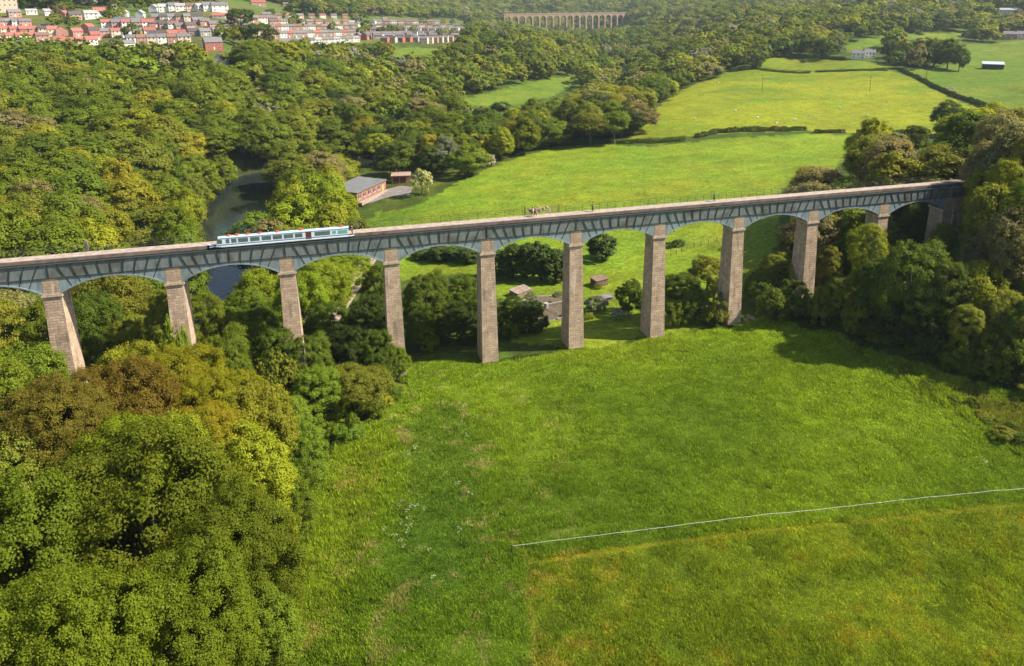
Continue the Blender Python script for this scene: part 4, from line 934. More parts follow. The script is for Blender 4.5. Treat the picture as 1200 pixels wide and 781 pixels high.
G1 = 'houses of the red-roofed estate'
row(-40,34,31,31,7,['pink','white','pink','white'],['slate','slate','slate'],G1, turn=.1, w=10)
row(-30,58,40,40,6,['pink','red','pink','cream'],['red','red','dark','red','red'],G1, turn=.15, w=10.5, h=5.0)
row(-36,56,49,48,6,['white','white','cream','pink'],['red','red','red','brown'],G1, turn=.1, w=10.5)
row(-20,22,56,55,3,['pink','grey'],['slate','slate','red'],G1, turn=.1)
house(62,42,'cream','red',8,8,6,3,.1,2,2,None,G1); house(73,42,'pink','red',7,9,6,3,1.55,2,2,None,G1)
house(70,53,'white','red',9,8,5,3,.05,3,2,None,G1); house(80,55,'white','red',12,8.5,5,3.4,.1,3,2,None,G1); house(97,54,'pink','red',10,8,5,3.2,.35,3,2,None,G1); house(107,53,'white','red',9,8,5,3,.3,3,2,None,G1)
house(90,43,'pink','red',9,8,5,3,.4,3,2,None,G1); house(104,38,'orange','red',9,8,5.5,2.8,.9,3,2,None,G1); house(110,42,'pink','dark',8,8,5,3,.2,2,2,None,G1); house(112,47,'pink','red',8,8,5,3,.2,2,2,None,G1)
house(137,57,'orange','dark',11,8,4,2.6,.6,3,1,None,G1); house(150,56,'white','slate',10,8,4,2.4,.2,3,1,None,G1)
G2 = 'scattered houses on the slope above the estate'
for a in [(17,20,'pink','slate',10,8,4.6,2.4,.2),(37,17,'white','pale',9,7,3.5,1.6,.1),(55,18,'white','pale',6,7,4,2,.4),(76,24,'pink','red',6,7,6,3,.9),(88,24,'pink','dark',10,8,5.5,2.6,.3),(107,22,'white','pale',11,8,5,2.6,.1),(117,19,'white','red',10,8,5,3,.1),(146,20,'white','pale',7,7,4.5,2.4,1.3),(133,11,'white','pale',6,6,3.5,2,.2),(165,21,'white','pale',6,7,4.5,2.6,1.2)]:
    house(*a, group=G2)
house(147,29,'white','blue',17,10,4.5,2.2,.1,5,1,'long low white building with bluish roof above the estate',G2,'school_building',False); house(163,31,'orange','blue',11,9,4.5,2.4,.1,4,1,None,G2)
G3 = 'pale houses along the foot of the wooded hill'
for a in [(181,14,'white','pale',8,8,4.5,2.6,1.2),(193,14,'white','pale',11,8,5,2.6,.1),(204,13,'white','slate',10,8,5.5,2.6,.1),(212,13,'white','pale',10,8,5,2.4,.1),(226,13,'cream','brown',11,9,5,2.6,.1),(234,13,'white','pale',8,8,4.5,2.6,.6),(245,13,'white','slate',10,8,6,2.6,.1),(258,14,'white','slate',15,9,6.5,2.8,.1)]:
    house(*a, group=G3)
house(261,22,'grey','red',18,8,3,2.2,.05,4,1,None,G3); house(192,22,'grey','blue',22,9,3,1.6,.05,5,1,None,G3)
G4 = 'houses in the middle of the village'
for a in [(183,32,'orange','dark',12,8,4,2.4,.1),(193,33,'pink','dark',10,8,4,2.4,.2),(183,44,'white','dark',12,9,3.5,2.6,.1),(203,43,'pink','red',9,7,3.2,2.6,.05),(218,43,'red','red',11,7,3.2,2.8,.05),(212,36,'pink','slate',10,8,4.6,2.6,.3),(223,35,'pink','dark',9,8,4.6,2.6,.4),(202,33,'white','brown',8,8,4,2.6,.2),(232,29,'pink','slate',10,8,4.5,2.6,.3),
          (240,30,'pink','slate',9,8,4.5,2.6,.2),(252,33,'pink','slate',11,9,4.2,2.6,.25),(269,35,'pink','slate',11,9,4.2,2.6,.3),(287,34,'pink','slate',11,9,4.2,2.6,.3),(258,40,'grey','slate',14,8,3.6,2.6,.3),(226,42,'grey','dark',9,8,4,2.6,.3),(240,42,'grey','slate',9,8,4,2.6,.3)]:
    house(*a, group=G4)
house(250,58,'red','slate',13.5,9.5,6.2,3.6,.18,3,2,'detached red brick villa with slate roof behind the hillside wood','detached houses')
house(259,74,'white','brown',7,10,3.8,3.6,1.25,2,1,'little white gabled cottage with brown roof below the red brick villa','detached houses')
house(303,7,'pink','red',20,11,5,3,.1,6,2,'long pink brick building with red roof at the top edge',None,'institution_building',False); house(338,9,'pink','slate',16,10,5.5,2.4,.1,5,2,'flat-topped pink brick building at the top edge right of the long one',None,'institution_building',False)
G5 = 'houses of the slate-roofed town'
row(330,420,54,49,9,['white','white','cream','white'],['slate','slate','pale'],G5, w=10.5, turn=.2)
row(318,424,45,41,10,['pink','white','pink','grey'],['slate','slate','red','slate'],G5, turn=.25, w=10)
row(312,418,37,33,10,['pink','cream','white','pink'],['slate','brown','slate'],G5, turn=.2, w=10)
row(316,410,30,28,7,['pink','cream'],['brown','slate','red'],G5, turn=.2, w=10.5)
house(420,47,'red','slate',8,8,6.5,3,1.2,2,2,None,G5); house(428,47,'red','dark',8,8,6.5,3,1.2,2,2,None,G5)
row(430,472,45,44,4,['cream','cream','white'],['slate'],G5, turn=.1, w=12, h=6)
row(447,492,50,49,4,['red','grey','red'],['slate','dark'],G5, turn=-.5, w=10, h=5.5)
row(494,530,51,49,5,['cream','cream','pink'],['slate'],G5, turn=-.25, w=10.5, h=6.5)
row(474,540,43,41,7,['pink','white','pink'],['slate','dark'],G5, turn=-.2, w=11)
row(426,545,38,36,11,['pink','cream','grey','white'],['slate','slate','brown'],G5, turn=-.1, w=11.5)
row(432,540,33,32,10,['pink','white','cream'],['slate','brown','dark'],G5, turn=.1, w=11.5)
row(440,525,28,28,8,['cream','pink','white'],['slate','brown'],G5, turn=.1, w=12)
for a in [(412,29,'white','pale',11,8,4.5,2.4,.1),(420,31,'white','slate',11,9,5,2.4,.8),(438,28,'white','slate',9,8,5,3,1.2),(451,26,'white','slate',9,8,6,3,.3),(536,36,'white','slate',9,8,5,3,1.2)]: house(*a, group=G5)
house(414,9,'white','brown',19,10,5,3,.1,4,2,'big white house with brown roof on the wooded slope above the town'); house(397,8,'white','pale',14,9,4,2,.1,4,1,'low pale house among trees left of the big white one on the slope')
row(118,182,43,42,4,['pink','cream','white'],['slate','red','dark'],G4, turn=.2, w=10)
row(150,222,51,50,5,['white','pink','cream'],['slate','brown','slate'],G4, turn=.1, w=10)
row(180,236,26,25,5,['pink','cream','white'],['slate','dark'],G4, turn=.1, w=10)
row(268,325,27,26,4,['pink','white'],['slate','brown'],G4, turn=.2, w=10)
row(286,326,42,41,3,['pink','cream'],['slate','red'],G4, turn=.2, w=10)
row(306,424,22,21,7,['cream','pink','white'],['slate','brown','red'],G5, turn=.15, w=10.5)
row(120,180,33,33,4,['white','pink'],['red','slate'],G2, turn=.1, w=9.5)
row(424,540,46,45,7,['pink','cream','pink'],['slate'],G5, turn=-.1, w=11)
# farms on the right
house(1005,69,'white','slate',11,7,5,2.6,.1,3,2,'white farmhouse range with grey roof in front of the farm copse, left half','farm buildings')
house(1019,68,'white','slate',9,7,5,2.8,.1,3,2,'white gabled farmhouse, right half of the range by the farm copse','farm buildings')
house(1183,46,'pink','slate',14,9,6,3,.1,4,2,'pink farmhouse at the right edge above the fields','farm buildings'); house(1198,45,'white','slate',12,9,5,3,.1,3,2,'white house beside the pink farmhouse at the right edge','farm buildings')
house(1183,16,'white','pale',26,12,5,2.4,.1,6,1,'long white building near the top right corner','farm buildings','barn',False)
# open-fronted field barn
p = hit(1163,81); e = empty('field_barn', tuple(p), math.atan2(p[1]-CAM[1],p[0]-CAM[0])-math.pi/2+.12); tag(e, 'open-fronted blue-grey barn standing alone in the right-hand field', 'barn')
b = MB(); b.box(-7,7,3.3,3.5,-1,3.6); b.box(-7,-6.8,-3.5,3.29,-1,3.6); b.box(6.8,7,-3.5,3.29,-1,3.6); link('wall', b.mesh('barn_wall', simple('tin_sheet', (.10,.14,.17), .5)), e)
b = MB(); b.hexa([(-7.4,-3.9,3.61),(7.4,-3.9,3.61),(7.4,3.9,5.0),(-7.4,3.9,5.0)],[(-7.4,-3.9,3.80),(7.4,-3.9,3.80),(7.4,3.9,5.2),(-7.4,3.9,5.2)]); 
link('roof', b.mesh('barn_roof', simple('barn_roof_sheet', (.38,.45,.52), .4)), e)
for i in range(4): b = MB(); x = -5.2+i*3.4; b.box(x-.1,x+.1,-3.5,-3.3,-1,3.58); link('post', b.mesh('barn_post', M['rail']), e)
BLOCK.append((p[0],p[1],9))
def rubble(px, py, r, n, label, name, cat, col, h=.8, mats=None):
    p = hit(px, py); mb = MB(); q = np.random.default_rng(n*7+int(px))
    for _ in range(n):
        a = q.uniform(0,6.28); d = r*math.sqrt(q.random()); s = q.uniform(.35,.95)*h*.8; x, y = d*math.cos(a), d*math.sin(a)*.6; z = q.uniform(-.2,max(.05,h*(1-d/r)))
        R_ = Matrix.Rotation(q.uniform(0,6.28),3,'Z') @ Matrix.Rotation(q.uniform(-.5,.5),3,'X')
        c = [R_ @ Vector((sx*s*q.uniform(.7,1.1), sy*s*q.uniform(.5,.9), sz*s*.5)) + Vector((x,y,z)) for sz in (-1,1) for sx,sy in ((-1,-1),(1,-1),(1,1),(-1,1))]
        mb.hexa(c[:4], c[4:])
    return tag(mb.build(name, simple(name+'_stone', col, .9, .4, 1.2), None, False, tuple(p)), label, cat)
rubble(1114,104,4.5,30,'low grey stone heap beside the long hedge in the right field','stone_heap','heap',(.30,.28,.25))
rubble(1150,80,4,20,'pale clutter of feed troughs left of the field barn','trough_heap','heap',(.40,.38,.34),.6)
rubble(633,247,4.4,46,'heap of pinkish rubble and timber on the meadow behind the two walkers','rubble_heap','heap',(.25,.18,.14),1.0)
rubble(880,374,1.6,14,'few pale boulders at the foot of the eighth pier','boulder_heap','heap',(.35,.27,.20),.6)
# brick works building beside the river
zb = hit(446,232); M['brick'] = stone_mat('red_brick', (.40,.165,.115), (.34,.13,.09), (.35,.25,.2), .5, .17, False); M['felt'] = simple('dark_roof_felt', (.13,.132,.14), .85, .15, .3)
e = empty('works_building', tuple(hit(452,222)), 0); e.rotation_euler.z = math.atan2(*(hit(452,219)-hit(421,238))[[1,0]]); tag(e, 'low brick works building with dark flat roof beside the river', 'building')
Lw = float(np.linalg.norm((hit(452,219)-hit(421,238))[:2])); L2 = Lw*1.05
b = MB(); b.box(-L2,0,0,11,-1.5,3.4); link('wall', b.mesh('works_wall', M['brick']), e)
b = MB(); b.hexa([(-L2-.4,-.5,3.405),(.4,-.5,3.405),(.4,11.4,3.9),(-L2-.4,11.4,3.9)],[(-L2-.4,-.5,3.62),(.4,-.5,3.62),(.4,11.4,4.12),(-L2-.4,11.4,4.12)]); link('roof', b.mesh('works_roof', M['felt']), e)
for i in range(5):
    x = -L2+L2*(i+.5)/6; b = MB(); b.box(x-.75,x+.75,-.07,.02,1.1,2.5); w_ = link('window', b.mesh('works_window', M['win']), e); b = MB(); b.box(x-.04,x+.04,-.11,-.072,1.1,2.5); b.box(x-.85,x+.85,-.11,-.01,.98,1.095); link('frame', b.mesh('works_frame', M['frame']), w_)
b = MB(); b.box(-2.6,-1.5,-.08,.02,0,2.3); link('door', b.mesh('works_door', simple('yellow_door', (.45,.36,.16), .6)), e)
b = MB(); b.box(.05,4.2,2.2,9,-1,2.5); b2 = link('annex', b.mesh('works_annex', M['brick']), e); b = MB(); b.box(-.0,4.5,1.9,9.3,2.505,2.72); link('roof', b.mesh('annex_roof', M['felt']), b2)
b = MB(); b.box(-L2,0,-1.9,-.6,-.9,.12); link('plinth', b.mesh('works_plinth', M['towpath']), e)
BLOCK.append((*hit(440,228)[:2],12))
p = hit(470,215); e = empty('brick_shed', tuple(p), -.15); tag(e, 'small red brick shed with wide dark doors beside the white-flowering tree', 'shed')
b = MB(); b.box(-3.4,3.4,0,4.2,-1,2.9); link('wall', b.mesh('shed_wall', M['brick']), e); b = MB(); b.hexa([(-3.7,-.4,2.905),(3.7,-.4,2.905),(3.7,4.5,3.3),(-3.7,4.5,3.3)],[(-3.7,-.4,3.05),(3.7,-.4,3.05),(3.7,4.5,3.45),(-3.7,4.5,3.45)]); link('roof', b.mesh('shed_roof', simple('shed_roof_sheet', (.30,.2,.16), .8, .3, 1)), e)
for x in (-1.75, .75): b = MB(); b.box(x-1.05,x+1.05,-.06,.02,0,2.4); link('door', b.mesh('shed_door', M['brown_door']), e)
YD = wpoly([(424,240),(440,229),(455,222),(470,218),(484,220),(480,229),(452,232),(436,238)]); mb = MB(); cy_ = YD.mean(0)
def sheet(P, name, mat, dz=.05, n=7):
    mb = MB(); c = P.mean(0); m = len(P)
    for i in range(m):
        a, b = P[i], P[(i+1)%m]
        for k in range(n):
            t0, t1 = k/n, (k+1)/n; q = [c+(a-c)*t0, c+(a-c)*t1, c+(b-c)*t1, c+(b-c)*t0]
            zz = [Tz(*v)+dz for v in q]; pts = [(v[0],v[1],z) for v,z in zip(q,zz)]
            if k == 0: mb.poly([pts[0],pts[1],pts[2]][::1])
            else: mb.quad(*pts)
    return tag(mb.build(name, mat), kind='structure')
sheet(YD, 'yard', M['tarmac'], .12)
BLOCK.append((*YD.mean(0),9))
ribbon('track', wpoly([(436,300),(424,318),(412,338),(398,360),(380,385)]), 2.2, lambda x, y: Tz(x,y)+.10, simple('track_gravel', (.34,.25,.22), .95, .3, .5))
M['arm'] = simple('old_pipe', (.34,.33,.31), .7)
# old filter bed: ring wall, clinker and four spray arms
p = hit(640,363); e = empty('filter_bed', tuple(p), .3); tag(e, 'round disused filter bed with brown clinker and white spray arms behind the sixth pier', 'filter bed')
b = MB(); n = 28; r0, r1 = 6.2, 6.6
for i in range(n):
    a, c = 2*math.pi*i/n, 2*math.pi*(i+1)/n; f = lambda r,t,z: (r*math.cos(t), r*math.sin(t), z)
    hh = .45+.25*math.sin(i*2.3)*math.sin(i*.7); b.hexa([f(r0,a,-.8),f(r1,a,-.8),f(r1,c,-.8),f(r0,c,-.8)],[f(r0,a,hh),f(r1,a,hh),f(r1,c,hh),f(r0,c,hh)])
link('ring_wall', b.mesh('ring_wall', simple('old_concrete', (.21,.195,.17), .9, .3, 1)), e)
b = MB(); b.poly([(6.18*math.cos(2*math.pi*i/n), 6.18*math.sin(2*math.pi*i/n), .45) for i in range(n)]); link('clinker', b.mesh('clinker', simple('clinker', (.095,.072,.050), .95, .5, 2.5)), e)
for i in range(4):
    t = i*math.pi/2; b = MB(); b.tube([(0,0,1.15),(5.9*math.cos(t),5.9*math.sin(t),.85)], .06, 6); link('spray_arm', b.mesh('spray_arm', M['arm']), e)
b = MB(); b.tube([(0,0,.3),(0,0,1.5)], .45, 10); link('hub', b.mesh('hub', M['arm']), e)
BLOCK.append((p[0],p[1],7))
def slab(px, py, w, d, h, rz, col, name, label, cat):
    p = hit(px, py); e = empty(name, tuple(p), rz); tag(e, label, cat); b = MB(); b.box(-w/2,w/2,-d/2,d/2,-.6,h); link('wall', b.mesh(name+'_wall', simple(name+'_wall', col, .9, .35, 1.2)), e)
    b = MB(); b.hexa([(-w/2-.15,-d/2-.15,h+.004),(w/2+.15,-d/2-.15,h+.004),(w/2+.15,d/2+.15,h+.25),(-w/2-.15,d/2+.15,h+.25)],[(-w/2-.15,-d/2-.15,h+.12),(w/2+.15,-d/2-.15,h+.12),(w/2+.15,d/2+.15,h+.37),(-w/2-.15,d/2+.15,h+.37)]); link('roof', b.mesh(name+'_roof', simple(name+'_roof', tuple(min(1,c*1.25) for c in col), .9, .3, 1)), e)
slab(702,334,3.2,2.4,1.5,.3,(.13,.09,.065),'wooden_hut','small brown hut on the meadow right of the sixth pier','hut')
slab(710,352,2.6,1.2,.7,.1,(.13,.12,.14),'feed_trough','low grey trough on the grass behind the silvery bush','trough')
slab(610,345,4.2,2.6,1.0,.5,(.19,.14,.115),'sluice_chamber','pinkish concrete chamber left of the round filter bed','chamber')
# distant railway viaduct
A0 = at(590,16.5,1.0); A1 = at(737,14.6,1.0); A1[2] = A0[2] = 1.0
dv = (A1-A0)[:2]; LV = float(np.linalg.norm(dv)); nb = int(round(LV/17.0)); s = LV/nb
e = empty('railway_viaduct', (A0[0],A0[1],0), math.atan2(dv[1],dv[0])); tag(e, 'distant pale stone railway viaduct with many round arches across the valley', 'viaduct')
for i in range(nb):
    a, b2 = i*s, (i+1)*s; hw_ = (s-3.2)/2; xm = (a+b2)/2; zsp = -4.2-hw_; mb = MB(); nn = 14
    for yy, fl in ((-2.6,0),(2.6,1)):
        for q in range(nn):
            t0 = math.pi-math.pi*q/nn; t1 = math.pi-math.pi*(q+1)/nn; P0 = (xm+hw_*math.cos(t0), zsp+hw_*math.sin(t0)); P1 = (xm+hw_*math.cos(t1), zsp+hw_*math.sin(t1))
            f = [(P0[0],yy,P0[1]),(P1[0],yy,P1[1]),(P1[0],yy,-1),(P0[0],yy,-1)]; mb.quad(*(f if not fl else f[::-1]))
            if not fl: mb.quad((P0[0],2.6,P0[1]),(P1[0],2.6,P1[1]),(P1[0],-2.6,P1[1]),(P0[0],-2.6,P0[1]))
        f = [(a+.001,yy,zsp),(a+1.6,yy,zsp),(a+1.6,yy,-1),(a+.001,yy,-1)]; mb.quad(*(f if not fl else f[::-1])); f = [(b2-1.6,yy,zsp),(b2-.001,yy,zsp),(b2-.001,yy,-1),(b2-1.6,yy,-1)]; mb.quad(*(f if not fl else f[::-1]))
    link('arch', mb.mesh('viaduct_arch', M['viaduct']), e)
    mb = MB(); mb.hexa([(a-1.9,-3.1,-58),(a+1.9,-3.1,-58),(a+1.9,3.1,-58),(a-1.9,3.1,-58)],[(a-1.55,-2.55,zsp+.01),(a+1.55,-2.55,zsp+.01),(a+1.55,2.55,zsp+.01),(a-1.55,2.55,zsp+.01)]); link('pier', mb.mesh('viaduct_pier', M['viaduct']), e)
mb = MB(); mb.box(-1,LV+1,-3.0,3.0,-.98,0); mb.box(-1,LV+1,-3.0,-2.5,.004,1.2); mb.box(-1,LV+1,2.5,3.0,.004,1.2); link('parapet', mb.mesh('viaduct_parapet', M['viaduct']), e)
# electric fence tape
e = empty('tape_fence', (TAPE[0][0],TAPE[0][1],Tz(*TAPE[0]))); e.location = (0,0,0); tag(e, 'white tape fence on thin posts running across the foreground meadow', 'fence')
tp = []; 
for a, b in zip(TAPE[:-1], TAPE[1:]):
    n = max(2, int(np.linalg.norm(b-a)/4.0))
    for k in range(n): tp.append(a+(b-a)*k/n)
tp.append(TAPE[-1]); mb = MB()
for a, b in zip(tp[:-1], tp[1:]):
    m = (a+b)/2; za, zm, zb_ = Tz(*a)+.95, (Tz(*a)+Tz(*b))/2+.90, Tz(*b)+.95
    for h in (0,): mb.tube([(a[0],a[1],za+h),(m[0],m[1],zm+h),(b[0],b[1],zb_+h)], .022, 4)
link('tape', mb.mesh('fence_tape', simple('white_tape', (.46,.48,.45), .5)), e)
for i, a in enumerate(tp):
    b = MB(); z = Tz(*a); rr = .09 if i == 0 else .018; b.tube([(a[0],a[1],z-.3),(a[0],a[1],z+1.1)], rr, 6); link('post', b.mesh('fence_post', M['rail'] if i == 0 else M['bark_pale']), e)
# wire fence in the meadow behind the eighth pier
e = empty('wire_fence', (0,0,0)); tag(e, 'post and wire fence crossing the grass between the seventh and ninth piers', 'fence')
FP = wpoly([(786,300),(805,292),(830,286),(860,281),(884,277)]); fq = []
for a, b in zip(FP[:-1], FP[1:]):
    for k in range(3): fq.append(a+(b-a)*k/3)
mb = MB()
for a, b in zip(fq[:-1], fq[1:]):
    for h in (.5,.85,1.15): mb.tube([(a[0],a[1],Tz(*a)+h),(b[0],b[1],Tz(*b)+h)], .015, 3, cap=False)
link('wire', mb.mesh('fence_wire', M['rail']), e)
for a in fq: b = MB(); z = Tz(*a); b.box(a[0]-.06,a[0]+.06,a[1]-.06,a[1]+.06,z-.3,z+1.25); link('post', b.mesh('wire_fence_post', M['bark_pale']), e)
# telegraph poles
for px, py, h, lb in ((893,108,9.5,'wooden telegraph pole on the left of the bright pasture'),(1019,107,9.5,'wooden telegraph pole on the right of the bright pasture'),(770,100,9,'wooden telegraph pole by the trees left of the bright pasture'),(1085,95,9,'wooden telegraph pole beside the long diagonal hedge')):
    p = hit(px, py); e = empty('telegraph_pole', tuple(p), .2); tag(e, lb, 'pole', 'telegraph poles across the pasture'); b = MB(); b.tube([(0,0,-.5),(0,0,h)], [.17,.12], 8); link('pole', b.mesh('pole', M['bark']), e); b = MB(); b.box(-.9,.9,-.06,.06,h-.8,h-.66); link('crossarm', b.mesh('crossarm', M['bark']), e)
# sheep
def sheep_mesh():
    me = bpy.data.meshes.new('sheep'); V = [(0,0,.62),(.34,0,.66),(-.34,0,.62),(.58,0,.84),(.78,0,.78),(.30,.15,.32),(.30,.15,.03),(.30,-.15,.32),(.30,-.15,.03),(-.34,.15,.34),(-.38,.15,.03),(-.34,-.15,.34),(-.38,-.15,.03)]
    me.from_pydata(V, [(0,1),(0,2),(1,3),(3,4),(1,5),(5,6),(1,7),(7,8),(2,9),(9,10),(2,11),(11,12)], []); return me
SM = simple('fleece', (.66,.62,.52), .9, .1, 6)
for i, (px, py) in enumerate([(848,118),(862,131),(888,139),(910,146),(931,142),(948,137),(985,127),(1017,137),(1002,115),(972,107),(925,99),(903,93),(842,98),(815,140),(870,122),(1040,121)]):
    p = hit(px, py); me = sheep_mesh(); o = link('sheep', me, None, tuple(p)); o.rotation_euler.z = rng.uniform(0,6.28); o.scale = (1.25,1.25,1.25); me.materials.append(SM)
    sk = o.modifiers.new('skin','SKIN')
    for q, r in enumerate([(.27,.27),(.25,.25),(.26,.26),(.12,.12),(.085,.085)]+[(.07,.07),(.045,.045)]*4): me.skin_vertices[0].data[q].radius = r; me.skin_vertices[0].data[q].use_root = q == 0
    o.modifiers.new('subsurf','SUBSURF').render_levels = 1; o['category'] = 'sheep'; o['group'] = 'sheep grazing in the bright pasture'; PEND.append((o,'white sheep grazing',px,py,'white sheep grazing'))
# hedges
def hedge(P, h, w, label, tint='deep', leaf=.5, dens=26):
    P = wpoly(P); pos = []; nr = []
    for a, b in zip(P[:-1], P[1:]):
        L = np.linalg.norm(b-a); n = int(L*dens*(h+w)); t = rng.random(n); c = a+(b-a)*t[:,None]; d = (b-a)/L; nn = np.array([-d[1],d[0]])
        th = rng.uniform(-.2,math.pi+.2,n); wob = .75+.5*vnoise(c[:,0]/2.2,c[:,1]/2.2,77); rr = rng.uniform(.7,1.05,n)*wob
        q = c+nn*(np.cos(th)*w/2*rr)[:,None]; z = T(q[:,0],q[:,1])+np.maximum(np.sin(th),0)**.7*h*rr*.95+.1*rng.random(n)
        pos.append(np.stack([q[:,0],q[:,1],z],1)); nr.append(np.stack([nn[0]*np.cos(th),nn[1]*np.cos(th),np.sin(th)+.3],1)+rng.normal(size=(n,3))*.4)
    pos = np.concatenate(pos); nr = np.concatenate(nr); me = card_mesh('hedge', pos, nr, leaf*rng.uniform(.6,1.3,len(pos)), rng.random(len(pos)), M['leaf'])
    o = link('hedge', me, None, None, TINT[tint]); tag(o, label, 'hedge', 'field hedges'); return o
hedge([(815,162),(840,156),(890,154),(945,153)],2.2,2.4,'long clipped hedge between the meadow and the bright pasture','dark')
hedge([(954,156),(990,156)],1.7,2.0,'short piece of hedge between the two gaps in the field boundary','dark')
hedge([(1003,157),(1030,157),(1055,157),(1090,156)],1.9,2.0,'right-hand piece of the clipped field hedge, running to the lone oak','dark')
hedge([(672,167),(720,168),(765,168),(803,165)],2.0,2.2,'low hedge along the far edge of the middle meadow, below the bright pasture','deep')
hedge([(1055,83),(1075,92),(1100,105),(1120,114),(1145,122),(1172,135)],2.4,2.6,'long dark diagonal hedge climbing between the bright pasture and right-hand field','dark')
hedge([(884,81),(905,84),(930,86),(950,86)],1.6,1.8,'thin hedge at the far end of the bright pasture, left part','deep')
hedge([(955,85),(990,84),(1040,83)],1.5,1.6,'thin hedge at the far end of the bright pasture, right part','deep')
hedge([(868,66),(900,67),(960,68),(990,70)],2.6,3,'far hedge left of the white farmhouse','deep',.6)
hedge([(1018,41),(1040,42)],2.2,2.6,'short dark hedge behind the white farmhouse on the upper field','dark',.6)
hedge([(780,291),(800,288)],1.6,2.4,'short dark hedge seen between the seventh and eighth piers','dark')

# ------------------------------------------------------------------ woodland: nearest trees one by one, the rest as one mass
B = BEL; keep = np.ones(len(B), bool)
for x, y, r in BLOCK: keep &= np.hypot(B[:,0]-x, B[:,1]-y) > r+B[:,5]*.55
for (px, py, w, h) in ((1011,64,26,9),(1163,78,16,9),(1190,42,18,9),(250,48,18,14),(261,69,11,14),(1183,12,20,8),(470,212,18,16),(446,215,28,16),(492,202,12,14),(205,9,40,6),(80,47,40,8),(20,44,40,14),(440,40,110,12),(372,47,50,9),(6,8,14,10),(305,4,40,6)):
    near_ = B[:,3] < np.hypot(*(hit(px, min(py+h*.5, 500))[:2]-CAM[:2]))
    cov = (np.abs(B[:,6]-px) < w+B[:,5]*FPX/B[:,3]*.75) & (B[:,8] < py+h*.3) & (B[:,7] > py-h)
    keep &= ~(near_ & cov)
# sight line to the far viaduct
keep &= ~((B[:,6] > 612) & (B[:,6] < 742) & (B[:,3] > 700) & (B[:,3] < 1735) & (B[:,8] < 33-.10*(742-B[:,6])*0) & (B[:,6] > 655))
keep &= ~((B[:,6] > 595) & (B[:,6] <= 660) & (B[:,3] > 700) & (B[:,3] < 1735) & (B[:,8] < 17.5))
B = B[keep]
inframe = (B[:,6] > -50) & (B[:,6] < 1250) & (B[:,8] < 700)
size = np.where(inframe, B[:,4]*B[:,5]/B[:,3]**2, 0); order = np.argsort(-size); n_ind = 300
GRP = {'right': 'trees of the wood at the right-hand end of the aqueduct', 'hill': 'trees of the wooded hillside on the left', 'strip': 'trees along the river behind the aqueduct', 'far': 'trees farther up the valley'}
far_pts = []
for rank, i in enumerate(order):
    x, y, z, r, H, Rr, px, py, py2, vil = B[i]; reg = region(x, y, px, py, r); kd, tn = pick(reg, r, px, py, rank)
    if reg == 'hill' : H *= 1.08; Rr *= 1.1
    if vil: H *= .62; Rr *= .62
    if reg == 'strip' and seg_dist(np.array([x]),np.array([y]),RIVER)[0] > 60: H *= .95
    if rank < n_ind and inframe[i]:
        if kd == 'sparse': Rr *= .78; H *= 1.12
        if kd == 'tall': Rr *= .8; H *= 1.15
        if rng.random() < .035: kd = 'hawthorn'; H *= .5; Rr *= .6; tn = 'grey'
        tree(kd, x, y, Rr, H, tn, None, GRP[reg], px, (py+py2)/2, z-.2)
    else:
        c = np.array(TINT[tn])*rng.uniform(.82,1.15)
        if rng.random() < .02: c = np.array((.26,.26,.20))
        far_pts.append((x,y,z-.3,Rr/6.5,H/12.5,*c))
settle()
bpy.data.objects  # far woodland: one object, trees set out by geometry nodes
